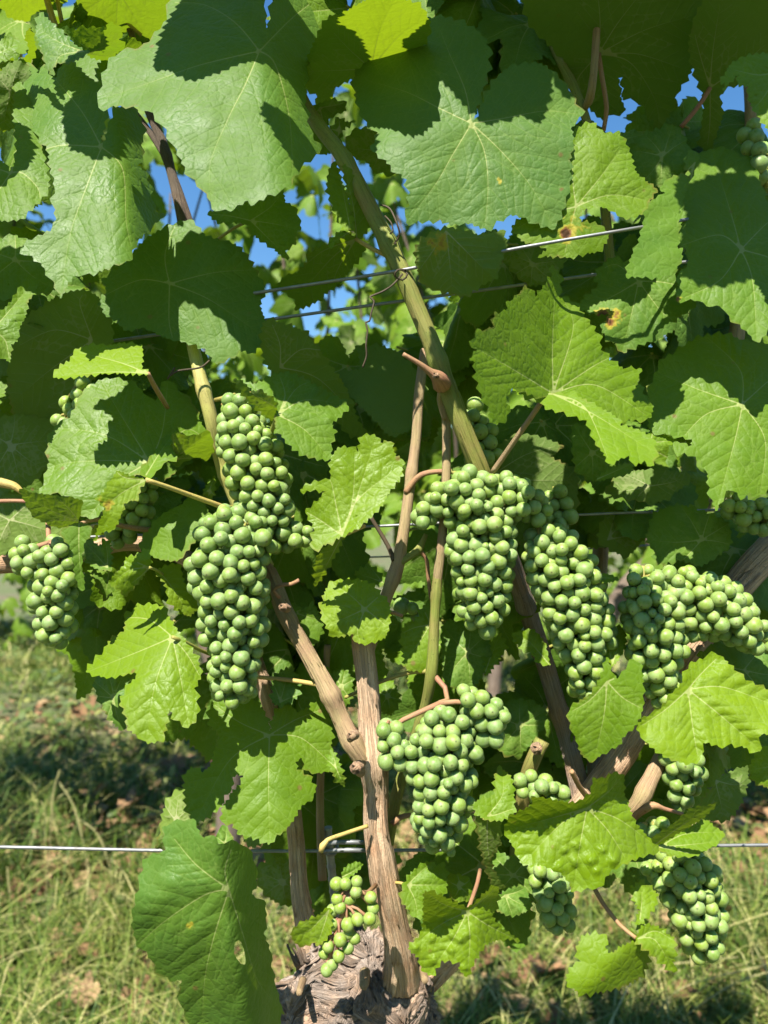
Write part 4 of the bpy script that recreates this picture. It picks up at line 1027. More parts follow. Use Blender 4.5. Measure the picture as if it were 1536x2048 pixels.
# behind the first two, lit from above and seen from below
L([(612,180),(607,140),(618,110),(640,60),(660,32),(686,28),(700,18),(760,-10),(840,10),(862,60),(830,115),(790,140),(740,160),(706,157),(690,165),(668,175),(655,213),(645,210),(630,207),(634,190)],
  (742,137), [[(690,140),(612,143)],[(700,100),(668,66)],[(700,170),(655,208)],[(800,70),(850,40)],[(760,60),(790,0)]], Y=.445, ay=.55, under=1, tint=.85, sp=18, dp=6)
L([(610,250),(625,215),(660,200),(690,205),(690,222),(672,228),(660,235),(650,262),(670,290),(650,310),(628,300)], (640,215), None, Y=.45, ay=.3, under=1, tint=.5, h=8)
L([(668,248),(678,235),(690,243),(708,244),(690,255),(684,265),(678,300),(655,300),(660,258)], (682,265), None, Y=.455, ay=.1, under=1, tint=.4, h=7, sp=14)
L([(690,290),(705,262),(740,255),(770,270),(800,340),(780,350),(745,340),(735,325),(700,310)], (760,300), None, Y=.45, ay=.5, under=1, tint=.8, h=8)
L([(1040,-40),(1060,50),(1100,90),(1135,130),(1150,180),(1178,215),(1205,240),(1225,228),(1251,222),(1243,200),(1238,152),(1246,190),(1260,198),(1280,205),(1300,232),(1318,264),(1332,240),(1348,215),(1352,190),(1368,165),(1388,130),(1400,60),(1400,-20),(1300,-80),(1150,-80)],
  (1197,108), [[(1290,60),(1390,30)],[(1260,125),(1310,200),(1318,258)],[(1210,170),(1215,235)],[(1240,40),(1320,-60)],[(1160,150),(1150,175)],[(1200,40),(1190,-60)],[(1275,108),(1360,135)]], Y=.45, ay=.3, under=1, tint=.3, sp=26, dp=8, h=8, label='big dark leaf seen from below with pale radiating veins at top right',
  pet=[(1197,108,.45,10),(1205,160,.45,10),(1213,215,.455,10),(1207,262,.46,9)], pm=M_PET_R)
tube('cane', [(1200,-60,.435,14),(1197,0,.435,15),(1192,80,.437,15),(1187,150,.44,15),(1180,195,.447,17),(1172,212,.457,15)], M_CANE_B, V, 10, .004)
L([(1378,95),(1388,40),(1410,0),(1470,-20),(1536,-10),(1570,60),(1540,120),(1500,160),(1460,172),(1440,190),(1445,230),(1420,300),(1400,290),(1408,200),(1390,150)], (1420,176), [[(1400,110),(1390,70)],[(1426,100),(1440,10)],[(1470,140),(1530,90)],[(1420,240),(1415,290)]], Y=.455, ay=.3, under=1, tint=.35, h=8,
  pet=[(1420,176,.455,9),(1395,215,.457,9),(1362,254,.462,9)], pm=M_PET_R)
L([(1440,168),(1452,145),(1462,128),(1485,115),(1512,109),(1570,108),(1600,200),(1560,290),(1542,270),(1530,250),(1505,216),(1496,190),(1495,172),(1476,170),(1478,148),(1460,163),(1446,184),(1452,165)], (1560,140), [[(1520,150),(1470,140)],[(1530,190),(1510,215)],[(1555,220),(1550,270)]], Y=.372, ay=-.12, tint=.62, sp=16, dp=6, puck=1.0, label='pale yellowish leaf hanging into the top right corner')
# --- right
L([(1110,330),(1135,270),(1180,245),(1205,265),(1240,268),(1262,310),(1268,338),(1285,358),(1313,378),(1300,400),(1285,427),(1250,437),(1230,425),(1205,414),(1170,418),(1158,430),(1165,445),(1192,447),(1210,458),(1217,474),(1208,490),(1195,503),(1165,508),(1140,515),(1105,512),(1078,512),(1095,498),(1050,484),(1038,475),(1023,455),(1050,430),(1100,405)],
  (1152,413), [[(1200,355),(1240,300)],[(1220,390),(1290,400)],[(1140,460),(1130,505)],[(1090,430),(1035,455)],[(1145,350),(1150,280)]], Y=.402, ay=-.03, tint=.62, spots=[(1132,468,16,1.25),(1150,455,30,.45)], label='yellowing leaf with a brown burnt spot in front of the shining wire', sp=16, dp=6)
L([(1255,300),(1290,270),(1346,249),(1372,280),(1378,310),(1362,348),(1322,372),(1280,370)], None, None, Y=.45, ay=-.05, tint=.2, h=9, sp=18)
L([(1135,265),(1150,248),(1182,240),(1205,262),(1240,270),(1258,262),(1290,268),(1300,300),(1290,345),(1230,340),(1150,330)], (1215,280), None, Y=.47, ay=-.05, tint=.1, h=9)
L([(1398,306),(1376,304),(1370,335),(1385,350),(1346,352),(1320,375),(1330,386),(1305,400),(1290,425),(1288,446),(1283,462),(1275,490),(1262,515),(1253,551),(1297,554),(1320,555),(1348,541),(1364,520),(1362,498),(1352,494),(1358,470),(1358,430),(1368,392),(1380,362),(1392,335)], (1390,325), [[(1345,430),(1310,500),(1262,548)],[(1355,360),(1325,377)],[(1372,400),(1352,500)]], Y=.402, ay=-.12, ax=.05, tint=.32, sp=20, dp=6, puck=.8)
L([(1392,312),(1425,298),(1452,295),(1478,314),(1496,312),(1512,340),(1532,400),(1550,425),(1610,470),(1600,590),(1560,640),(1536,656),(1520,682),(1512,684),(1500,670),(1480,650),(1462,640),(1445,612),(1420,612),(1395,600),(1368,600),(1352,598),(1358,570),(1352,555),(1376,530),(1372,500),(1352,480),(1358,400),(1378,340)],
  (1482,499), [[(1505,560),(1513,675)],[(1440,470),(1365,490)],[(1460,420),(1425,310)],[(1530,450),(1560,430)],[(1440,560),(1370,595)],[(1550,520),(1600,560)]], Y=.412, ay=-.13, cup=6, tint=.35, sp=28, dp=6, spots=[(1356,598,7,1.0)], label='large right hand leaf, dark above and lit below its stalk')
L([(1262,530),(1225,515),(1203,532),(1190,556),(1197,572),(1160,605),(1166,621),(1190,628),(1225,628),(1212,640),(1203,655),(1215,680),(1228,685),(1245,706),(1258,698),(1276,690),(1306,680),(1320,655),(1345,642),(1392,610),(1400,560),(1370,535),(1330,545),(1290,552)], (1277,562), [[(1230,590),(1170,618)],[(1265,620),(1245,700)],[(1320,620),(1345,640)],[(1235,530),(1210,535)],[(1330,565),(1390,580)]], Y=.43, ay=-.1, tint=.2, spots=[(1205,630,15,1.2),(1222,645,13,1.0),(1232,632,14,.7)], label='leaf with scorched brown edge under the narrow right leaf', sp=18)
L([(1025,777),(1010,800),(1018,812),(1012,840),(1000,846),(984,842),(978,817),(963,792),(953,757),(948,722),(940,717),(954,702),(945,694),(950,670),(958,660),(984,660),(990,627),(1013,625),(1016,602),(1030,600),(1051,572),(1075,594),(1088,570),(1104,556),(1103,530),(1112,540),(1121,551),(1120,600),(1124,592),(1148,605),(1168,632),(1188,657),(1198,677),(1203,700),(1218,717),(1234,731),(1260,740),(1281,737),(1276,762),(1289,792),(1306,812),(1298,837),(1265,840),(1234,839),(1190,830),(1110,800),(1065,790)],
  (1106,787), [[(1181,736),(1225,712)],[(1146,660),(1130,605)],[(1105,690),(1110,580)],[(1020,735),(950,695)],[(1190,770),(1292,830)]], Y=.392, ay=-.1, ax=0, cup=5, folds=[(1117,640,-.99,-.12,-.42,6),(1117,640,.99,.12,.1,8)], tint=.62, gloss=.3, sp=22, dp=8, h=5.5, puck=.85, label='bright creased leaf right of the green cane with its front lobe folded down',
  pet=[(1085,800,.393,11),(1065,830,.40,11),(1030,880,.412,11),(985,945,.425,12)], pm=M_CANE_B,
  extra=[dict(out=[(1025,777),(1042,772),(1068,780),(1106,786),(1150,790),(1234,835),(1240,850),(1268,857),(1292,868),(1310,884),(1308,929),(1288,922),(1268,930),(1258,912),(1238,918),(1221,930),(1208,907),(1190,884),(1173,842),(1148,832),(1113,820),(1092,817),(1078,800),(1055,795)], j=(1106,788), veins=[[(1190,830),(1300,900)],[(1060,785),(1032,778)],[(1170,815),(1215,915)]], Y=.3895, ay=-.32, cup=2, folds=())])
L([(1300,860),(1296,790),(1315,740),(1323,720),(1358,702),(1378,684),(1413,671),(1450,668),(1490,682),(1540,690),(1600,760),(1590,880),(1550,960),(1518,992),(1500,985),(1480,992),(1460,975),(1442,1000),(1433,1020),(1421,990),(1413,940),(1402,920),(1375,908),(1347,905),(1354,884),(1386,893),(1385,880),(1345,870)],
  (1485,809), [[(1470,880),(1435,1010)],[(1410,830),(1350,895)],[(1400,780),(1315,745)],[(1480,740),(1415,675)],[(1540,760),(1580,740)],[(1530,880),(1520,985)]], Y=.417, ay=-.12, cup=6, tint=.45, sp=24, dp=8, label='big leaf at the right edge, dark left half and bright lower lobe')
L([(1290,870),(1305,862),(1330,870),(1352,880),(1335,892),(1308,908),(1304,890)], (1300,885), None, Y=.412, ay=-.1, tint=.6, sp=12, dp=4)
L([(1190,962),(1215,940),(1240,930),(1267,927),(1262,945),(1245,951),(1220,956)], (1195,958), None, Y=.43, ay=-.2, tint=.4, sp=12, dp=4)
L([(1145,850),(1180,858),(1210,890),(1232,935),(1185,962),(1150,935)], None, None, Y=.45, h=9, tint=.3)
L([(975,960),(1000,890),(1030,872),(1065,870),(1126,892),(1100,914),(1145,935),(1156,960),(1150,1040),(1118,1050),(1060,985),(1010,965)], (985,950), [[(1050,910),(1110,893)],[(1060,960),(1150,960)],[(1060,1000),(1120,1040)]], Y=.455, ay=-.02, under=1, tint=.3, h=8)
L([(1209,985),(1244,946),(1314,939),(1384,950),(1360,978),(1314,1006),(1270,1000)], None, None, Y=.455, under=1, tint=.3, h=9)
L([(1232,990),(1310,985),(1312,1030),(1290,1072),(1258,1112),(1220,1100),(1195,1072)], (1215,1080), None, Y=.475, under=1, tint=.6, h=9)
L([(1293,1079),(1310,1026),(1360,1010),(1419,1028),(1457,1047),(1461,1089),(1437,1110),(1401,1132),(1366,1120),(1314,1128),(1308,1100)], (1403,1080), None, Y=.452, tint=.25, h=8, sp=16)
L([(1392,1310),(1440,1290),(1520,1300),(1580,1350),(1560,1420),(1490,1380),(1430,1330)], None, None, Y=.45, h=9, tint=.2)
# --- centre
L([(830,500),(846,478),(870,463),(900,455),(960,470),(1002,462),(1014,490),(1002,525),(990,556),(960,572),(930,592),(890,585),(850,572),(836,542)], (892,462), [[(900,530),(905,585)],[(860,510),(838,540)],[(950,520),(985,555)]], Y=.389, ay=.05, under=1, tint=.55, spots=[(880,487,30,.42),(862,482,8,.7)], label='shaded leaf with a yellow blotch right of the wire knot', sp=18)
L([(1000,505),(1040,490),(1092,498),(1130,520),(1104,560),(1062,572),(1030,548)], None, None, Y=.45, under=1, h=9, tint=.5)
L([(200,600),(216,580),(206,560),(245,530),(290,480),(330,455),(380,440),(412,472),(440,480),(476,492),(500,520),(515,550),(530,575),(520,610),(530,640),(540,682),(520,690),(505,707),(484,700),(470,711),(440,725),(430,727),(414,702),(395,690),(350,680),(322,672),(290,655),(255,661),(240,650),(243,638),(212,632)],
  (339,567), [[(338,640),(345,675)],[(420,600),(530,675)],[(430,545),(510,540)],[(330,510),(350,450)],[(280,560),(210,590)]], Y=.446, ay=-.08, tint=.15, sp=20, dp=7, label='broad dark leaf in shade above the yellow cane')
L([(415,425),(456,415),(500,395),(540,378),(566,385),(571,405),(590,415),(602,455),(590,466),(592,485),(572,500),(574,520),(540,492),(520,480),(500,462),(488,445),(440,446)], (501,441), [[(550,448),(598,460)],[(540,415),(562,388)],[(540,480),(572,510)],[(460,432),(420,428)]], Y=.43, ay=0, tint=.4, sp=18, dp=6, pet=[(501,441,.43,6),(470,455,.44,6),(436,478,.455,6)])
L([(625,502),(660,485),(693,463),(712,478),(726,495),(722,514),(704,534),(686,560),(667,573),(634,603),(592,620),(590,600),(556,574),(568,554),(602,541)], (712,478), [[(660,520),(592,600)],[(680,530),(665,565)],[(650,500),(610,530)]], Y=.435, ay=.45, ax=.1, under=1, tint=.75, sp=18, label='curled leaf with a translucent yellow fold above the wire',
  pet=[(712,478,.435,8),(740,495,.43,9),(775,512,.425,10)], pm=M_PET_Y,
  extra=[dict(out=[(654,375),(660,333),(673,329),(684,365),(697,401),(707,443),(704,460),(686,456),(670,430)], j=(700,455), veins=None, under=0, Y=.43, ay=-.05, ax=-.2, cup=2), dict(out=[(686,330),(705,345),(735,420),(738,455),(716,480),(706,452),(697,400)], j=(714,478), veins=None, under=1, Y=.436, ay=.1, cup=2), dict(out=[(655,490),(672,470),(688,456),(702,462),(680,478),(662,492)], j=(700,462), veins=None, under=0, Y=.431, ay=-.3, cup=1)])
L([(480,757),(500,768),(520,765),(540,752),(570,745),(605,755),(622,766),(650,780),(697,810),(674,838),(660,850),(671,862),(662,890),(660,920),(612,912),(585,895),(562,870),(550,850),(553,815),(530,800)], (556,830), [[(610,800),(690,810)],[(610,860),(655,912)],[(570,790),(560,755)],[(590,780),(615,765)]], Y=.412, ay=-.16, ax=.06, tint=.38, sp=16, dp=6, bumps=[(586,768,7,3.5),(636,778,7,3),(658,838,7,3)], label='green leaf with pimple galls right of the upper left bunch',
  pet=[(553,832,.412,9),(548,850,.42,9),(540,870,.43,9)],
  extra=[dict(out=[(467,757),(485,765),(502,785),(520,780),(553,805),(548,840),(530,832),(505,808),(484,786)], j=(553,815), veins=None, under=1, Y=.41, ay=.25, ax=.1)])
stub([(502,788,.425,10),(475,797,.43,9),(445,810,.438,8)], M_PET_Y)
L([(530,640),(570,648),(612,665),(640,700),(662,735),(682,760),(702,800),(720,850),(742,868),(700,872),(640,800),(560,760),(530,725),(522,680)], (560,735), [[(600,700),(640,700)],[(640,760),(735,862)],[(560,690),(545,650)]], Y=.443, ay=.2, under=1, tint=.5, sp=18)
L([(675,745),(720,740),(718,700),(750,690),(792,702),(812,720),(840,752),(850,782),(835,850),(782,872),(742,832),(700,790)], (690,800), [[(760,740),(750,700)],[(760,800),(830,840)],[(770,760),(835,765)]], Y=.46, under=1, tint=.35, sp=18)
L([(602,985),(604,976),(618,969),(632,963),(652,960),(662,956),(660,924),(675,897),(698,894),(717,903),(722,873),(750,871),(766,888),(778,881),(792,912),(803,916),(804,950),(781,979),(764,1010),(738,1037),(715,1056),(683,1073),(652,1089),(626,1100),(623,1079),(629,1056),(612,1025),(635,1003),(650,981),(623,980)],
  (684,1071), [[(697,1031),(725,990),(795,935)],[(640,1040),(614,1025)],[(672,1010),(660,960),(640,965)],[(705,1000),(710,905)],[(712,1000),(750,880)]], Y=.386, ay=-.04, ax=.0, cup=4, folds=[(700,1020,.72,.7,-.12,10)], tint=.85, gloss=.6, puck=.8, sp=18, dp=7, h=5.5, label='glossy puckered yellow green leaf at centre',
  pet=[(684,1071,.387,9),(705,1062,.395,9),(728,1052,.41,9)], pm=M_PET_Y,
  extra=[dict(out=[(690,1066),(684,1082),(672,1106),(653,1140),(631,1172),(629,1138),(636,1110),(660,1088)], j=(685,1070), veins=None, under=1, ay=.25, Y=.386, cup=1)])
L([(651,1182),(663,1163),(695,1160),(727,1162),(748,1171),(758,1186),(774,1200),(781,1222),(778,1251),(770,1275),(741,1286),(712,1286),(704,1267),(670,1275),(652,1252),(640,1218),(646,1200)], (730,1218), [[(770,1250)],[(715,1260),(720,1282)],[(680,1240),(655,1245)],[(700,1190),(668,1170)],[(755,1195)]], Y=.414, ay=-.12, tint=1.0, gloss=.4, sp=17, dp=7, label='small yellow leaf half shaded in front of the stem top')
L([(172,1340),(207,1305),(220,1280),(250,1260),(249,1232),(270,1218),(296,1208),(326,1214),(346,1249),(376,1290),(396,1320),(402,1350),(390,1375),(396,1425),(377,1455),(350,1436),(339,1418),(332,1450),(325,1478),(296,1486),(278,1474),(255,1455),(251,1424),(240,1405),(258,1370),(278,1344),(220,1355),(190,1350)],
  (345,1274), [[(285,1300),(180,1342)],[(310,1370),(292,1478)],[(362,1360),(377,1448)],[(300,1240),(255,1235)],[(375,1310),(398,1350)]], Y=.402, ay=-.13, ax=0, folds=[(320,1320,-.75,-.65,.22,12),(345,1300,.95,-.2,.15,12)], tint=.8, gloss=.55, sp=22, dp=8, puck=.8, label='shiny pointed leaf hanging left of the big left bunch',
  pet=[(345,1274,.402,8),(372,1285,.41,8),(400,1300,.42,8),(425,1310,.43,8)])
L([(188,1362),(215,1345),(252,1340),(258,1400),(252,1440),(246,1462),(215,1432),(195,1392)], None, None, Y=.44, tint=.1, sp=16, h=8)
L([(369,1580),(369,1552),(384,1534),(404,1545),(422,1530),(430,1500),(440,1470),(420,1452),(419,1417),(434,1400),(470,1392),(512,1402),(536,1440),(540,1462),(552,1418),(583,1410),(588,1424),(606,1422),(632,1403),(651,1426),(664,1460),(661,1503),(659,1536),(641,1546),(617,1543),(608,1530),(606,1516),(593,1520),(592,1535),(603,1545),(616,1552),(631,1578),(623,1598),(601,1613),(586,1640),(569,1662),(552,1672),(539,1688),(512,1676),(480,1669),(466,1648),(446,1648),(445,1615),(455,1592),(480,1570),(488,1554),(478,1548),(466,1554),(463,1578),(446,1610),(420,1630),(392,1646),(373,1618)],
  (539,1470), [[(537,1560),(539,1680)],[(460,1520),(395,1636)],[(600,1475),(655,1520)],[(590,1440),(640,1420)],[(480,1445),(430,1410)]], Y=.437, ay=-.14, cup=7, folds=[(539,1600,.99,0,.1,6)], tint=.48, gloss=.35, sp=17, dp=7, label='deeply lobed leaf catching the shadow of grapes below the big left bunch')
L([(330,1700),(328,1655),(345,1647),(358,1642),(385,1640),(397,1662),(408,1679),(424,1668),(440,1690),(472,1684),(494,1697),(511,1730),(513,1768),(502,1790),(527,1803),(533,1835),(527,1864),(542,1906),(541,1925),(549,1954),(552,1982),(568,2028),(560,2028),(552,2060),(480,2090),(400,2080),(363,2012),(358,1981),(364,1959),(346,1962),(314,1943),(303,1913),(275,1889),(265,1847),(270,1806),(281,1765),(289,1722),(305,1711)],
  (458,1779), [[(427,1877),(409,1962),(405,2060)],[(409,1790),(330,1842),(278,1888)],[(393,1730),(349,1678)],[(485,1866),(515,1960),(558,2015)],[(450,1740),(462,1700)]], Y=.372, ay=.02, ax=.02, cup=6, wave=3, folds=[(462,1790,.96,-.16,.62,10),(330,1842,-.5,.86,.1,14),(395,1730,-.6,-.8,.12,14)], tint=.14, puck=.9, gloss=.4, sp=34, dp=7, h=6, holes=[[(470,1885),(480,1880),(488,1900),(492,1928),(482,1928),(468,1908)]], spots=[(375,1852,12,.42),(382,1848,7,.5)], label='largest low leaf at bottom left with a hole in its right half',
  extra=[dict(out=[(440,1690),(430,1672),(453,1654),(462,1670),(470,1690)], j=(450,1688), veins=None, Y=.392, ay=-.1)])
L([(320,1665),(330,1610),(360,1575),(400,1600),(395,1650),(340,1692),(314,1697)], None, None, Y=.44, under=1, tint=.6, h=8)
# --- lower right
L([(1008,1662),(1020,1634),(1041,1624),(1066,1607),(1067,1594),(1107,1600),(1148,1606),(1180,1588),(1187,1557),(1206,1558),(1228,1545),(1248,1553),(1247,1580),(1257,1612),(1270,1645),(1297,1675),(1324,1700),(1289,1711),(1258,1723),(1216,1745),(1202,1774),(1170,1777),(1145,1783),(1139,1765),(1124,1748),(1086,1731),(1045,1729),(1028,1695)],
  (1174,1616), [[(1120,1650),(1050,1722)],[(1160,1690),(1147,1775)],[(1215,1660),(1250,1715)],[(1240,1640),(1318,1698)],[(1090,1640),(1015,1660)],[(1215,1585),(1240,1558)]], Y=.388, ay=-.1, folds=[(1174,1612,-.28,-.96,-.5,8),(1190,1620,.85,-.5,.2,8)], tint=.8, gloss=.65, sp=19, dp=6, puck=.85, h=5.5,
  bumps=[(1155,1690,9,5),(1150,1722,10,5),(1184,1720,10,5),(1227,1720,10,5),(1120,1735,10,4),(1096,1653,11,4),(1195,1740,8,3),(1205,1700,7,3),(1130,1700,7,3)], label='blistered yellow green leaf over the lower right bunches')
L([(817,1895),(842,1868),(847,1835),(850,1782),(890,1795),(935,1816),(958,1798),(970,1786),(990,1771),(998,1782),(993,1816),(984,1832),(1003,1857),(1036,1879),(1003,1878),(973,1888),(954,1911),(944,1931),(935,1954),(918,1936),(922,1926),(884,1921),(863,1951),(843,1937),(838,1916)],
  (935,1823), [[(880,1850),(824,1894)],[(905,1880),(860,1945)],[(940,1880),(935,1945)],[(890,1810),(855,1788)],[(975,1850),(1030,1878)],[(965,1800),(990,1778)]], Y=.384, ay=-.12, folds=[(930,1820,-.35,-.94,-.55,6),(960,1830,.95,.2,.3,8)], tint=.85, gloss=.6, sp=16, dp=7, h=5,
  bumps=[(895,1847,8,5),(864,1877,7,4),(905,1870,8,5),(920,1878,8,5),(935,1868,7,4),(830,1895,8,4),(868,1920,8,4),(903,1900,7,4),(930,1935,6,3)], label='star shaped blistered leaf just right of the stem foot',
  pet=[(935,1823,.385,8),(945,1795,.395,8),(955,1765,.41,8),(960,1740,.42,8)], pm=M_PET_R)
L([(1133,1957),(1142,1935),(1160,1922),(1153,1903),(1158,1885),(1169,1871),(1200,1868),(1216,1878),(1210,1898),(1222,1908),(1238,1896),(1252,1890),(1272,1882),(1294,1888),(1297,1921),(1283,1952),(1248,1972),(1208,1982),(1168,1988),(1138,1972)], (1270,1878), [[(1210,1928),(1140,1965)],[(1225,1912),(1165,1885)],[(1250,1930),(1225,1975)]], Y=.392, ay=-.12, folds=[(1240,1915,.75,.65,.28,6)], tint=.8, gloss=.4, sp=17, dp=9, label='three lobed young leaf group at the end of a red shoot, lower right',
  pet=[(1272,1876,.392,8),(1240,1850,.40,8),(1205,1805,.41,9),(1180,1760,.425,9)], pm=M_PET_R,
  extra=[dict(out=[(1272,1880),(1283,1852),(1294,1850),(1318,1854),(1330,1866),(1348,1877),(1350,1897),(1345,1944),(1330,1930),(1313,1916),(1288,1896)], j=(1276,1877), veins=[[(1310,1880),(1343,1935)],[(1310,1862),(1345,1880)]], Y=.39, ay=-.1),
         dict(out=[(1272,1835),(1280,1820),(1268,1800),(1260,1774),(1268,1776),(1280,1761),(1298,1775),(1314,1787),(1309,1816),(1290,1836),(1282,1850)], j=(1280,1838), veins=[[(1284,1800),(1283,1768)]], Y=.393, ay=-.1),
         dict(out=[(1262,1882),(1264,1850),(1282,1836),(1292,1850),(1282,1880),(1270,1886)], j=(1275,1878), veins=None, Y=.394, ay=.1, under=1)])
L([(1302,1677),(1339,1653),(1384,1617),(1410,1612),(1434,1606),(1414,1629),(1392,1645),(1355,1667),(1318,1690)], (1312,1688), None, Y=.388, ay=.35, under=1, tint=.6, sp=16, dp=4,
  extra=[dict(out=[(1318,1692),(1355,1667),(1390,1648),(1410,1637),(1430,1655),(1450,1667),(1436,1686),(1390,1712),(1347,1712),(1326,1704)], j=(1318,1694), veins=[[(1370,1690),(1430,1684)],[(1370,1668),(1440,1665)],[(1350,1700),(1385,1708)]], under=0, Y=.388, ay=-.25)])
L([(1447,1550),(1496,1533),(1493,1576),(1476,1617),(1451,1642),(1418,1637),(1397,1612),(1422,1580)], (1430,1560), [[(1440,1600),(1448,1636)],[(1470,1570),(1490,1560)],[(1415,1600),(1410,1625)]], Y=.432, ay=-.1, under=1, tint=.4, sp=16)
L([(1278,1440),(1318,1420),(1345,1385),(1360,1372),(1380,1330),(1433,1308),(1464,1334),(1490,1359),(1545,1384),(1590,1420),(1575,1470),(1520,1468),(1519,1505),(1488,1494),(1462,1488),(1438,1492),(1408,1484),(1402,1515),(1378,1528),(1333,1515),(1293,1485),(1273,1455)],
  (1376,1379), [[(1330,1420),(1285,1450)],[(1385,1450),(1395,1510)],[(1440,1430),(1515,1495)],[(1450,1375),(1570,1420)],[(1400,1350),(1432,1318)]], Y=.384, ay=-.13, cup=8, wave=6, tint=.97, gloss=.35, puck=1.3, sp=24, dp=7, label='broad yellow leaf below the right hand bunches')
L([(1138,1420),(1160,1402),(1184,1385),(1206,1345),(1213,1314),(1222,1340),(1234,1358),(1268,1318),(1284,1344),(1286,1375),(1285,1420),(1268,1455),(1248,1470),(1238,1490),(1208,1505),(1184,1523),(1163,1509),(1153,1480),(1140,1450)], (1214,1363), [[(1208,1430),(1190,1512)],[(1180,1400),(1145,1422)],[(1245,1395),(1280,1415)],[(1255,1345),(1268,1325)]], Y=.378, ay=-.06, cup=6, tint=.5, gloss=.4, sp=22, dp=6, puck=.4, label='smooth mid green heart shaped leaf between two right bunches')
L([(1206,1258),(1230,1254),(1251,1256),(1250,1295),(1236,1320),(1225,1332),(1212,1310)], (1225,1328), None, Y=.42, ay=-.1, tint=.9, sp=14, dp=5)
L([(1023,1270),(1040,1262),(1063,1258),(1080,1272),(1090,1288),(1099,1330),(1076,1325),(1062,1305),(1045,1302)], (1098,1328), [[(1060,1285),(1030,1270)]], Y=.43, ay=-.1, tint=.75, sp=14, dp=5)
L([(946,1608),(968,1596),(988,1594),(991,1546),(1003,1537),(1024,1559),(1028,1620),(1005,1640),(975,1640),(955,1630)], (975,1632), [[(1005,1590),(1005,1545)],[(990,1630),(1025,1618)]], Y=.402, ay=-.12, tint=.65, sp=16, label='twisted leaf edge on between the bottom bunch and the blistered leaf',
  extra=[dict(out=[(952,1632),(970,1640),(999,1640),(1000,1686),(980,1724),(1008,1777),(992,1772),(975,1750),(960,1690)], j=(975,1640), veins=[[(975,1690),(985,1760)]], under=1, ay=.1, Y=.402)])
L([(801,1800),(806,1772),(824,1744),(854,1723),(872,1730),(890,1732),(893,1778),(870,1812),(849,1830),(829,1836),(815,1815)], (815,1770), [[(850,1770),(885,1770)],[(830,1800),(835,1830)],[(840,1745),(860,1728)]], Y=.418, ay=-.13, tint=.5, sp=16, pet=[(815,1770,.418,6),(800,1766,.425,6),(782,1765,.435,6)], pm=M_PET_Y)
L([(893,1760),(915,1748),(940,1760),(945,1800),(905,1800)], None, None, Y=.43, tint=.6, h=8)
L([(582,1866),(600,1846),(635,1832),(658,1814),(664,1850),(655,1875),(636,1892),(626,1884),(609,1893),(590,1886)], (658,1820), [[(620,1860),(590,1872)],[(645,1860),(636,1885)]], Y=.40, ay=-.05, ax=.02, tint=1.0, sp=15, dp=5, label='little bright yellow green leaf against the torn bark')
L([(683,1752),(690,1735),(710,1724),(726,1728),(712,1745),(695,1756)], (684,1754), None, Y=.408, ay=-.1, tint=.4, sp=9, dp=3, h=4)
L([(978,1700),(1050,1725),(1095,1762),(1062,1785),(1000,1782),(980,1750)], None, None, Y=.435, tint=.2, h=8)
L([(983,1815),(1008,1783),(1049,1777),(1062,1816),(1025,1832)], (1010,1790), None, Y=.42, ay=-.2, tint=.15, sp=12, dp=5)
L([(1497,1540),(1510,1512),(1545,1488),(1580,1540),(1545,1577),(1506,1562)], (1560,1530), None, Y=.39, tint=.55, sp=18)
L([(1185,1158),(1210,1147),(1239,1158),(1210,1166)], (1190,1158), None, Y=.42, ay=-.3, tint=.9, sp=10, dp=3, h=5)
# --- left
L([(-25,690),(-20,640),(0,630),(6,620),(25,600),(42,570),(58,555),(76,563),(70,585),(57,600),(50,635),(40,652),(35,680),(22,690),(20,724),(0,710)], (-15,660), [[(20,620),(65,565)],[(10,680),(18,715)]], Y=.40, ay=-.1, ax=.1, tint=.42, sp=15, dp=6)
L([(20,700),(40,655),(60,630),(120,590),(170,580),(215,610),(226,680),(216,720),(180,765),(130,830),(40,842),(15,780)], (185,680), [[(110,660),(40,690)],[(100,740),(30,800)],[(140,790),(110,825)],[(160,610),(165,590)]], Y=.462, ay=.1, under=1, tint=.6, sp=18, h=8)
L([(-40,860),(30,830),(95,840),(120,880),(90,940),(40,980),(-40,970)], (20,890), None, Y=.47, under=1, tint=.5, h=9)
L([(-40,500),(30,470),(90,520),(110,580),(60,590),(0,600),(-40,580)], (30,520), None, Y=.455, tint=.3, h=9)
L([(105,753),(121,732),(140,722),(150,701),(181,689),(215,691),(250,686),(283,692),(285,715),(283,735),(298,748),(260,747),(220,746),(180,750),(130,756)], (296,747), [[(220,744),(110,753)],[(240,725),(160,705)],[(280,725),(275,695)]], Y=.392, ay=-.32, cup=2, tint=.95, gloss=.4, sp=16, dp=6, label='bright yellow green leaf seen edge on above the leaf at left',
  pet=[(296,747,.392,9),(305,765,.40,10),(318,788,.412,10),(335,815,.43,9)], pm=M_PET_R)
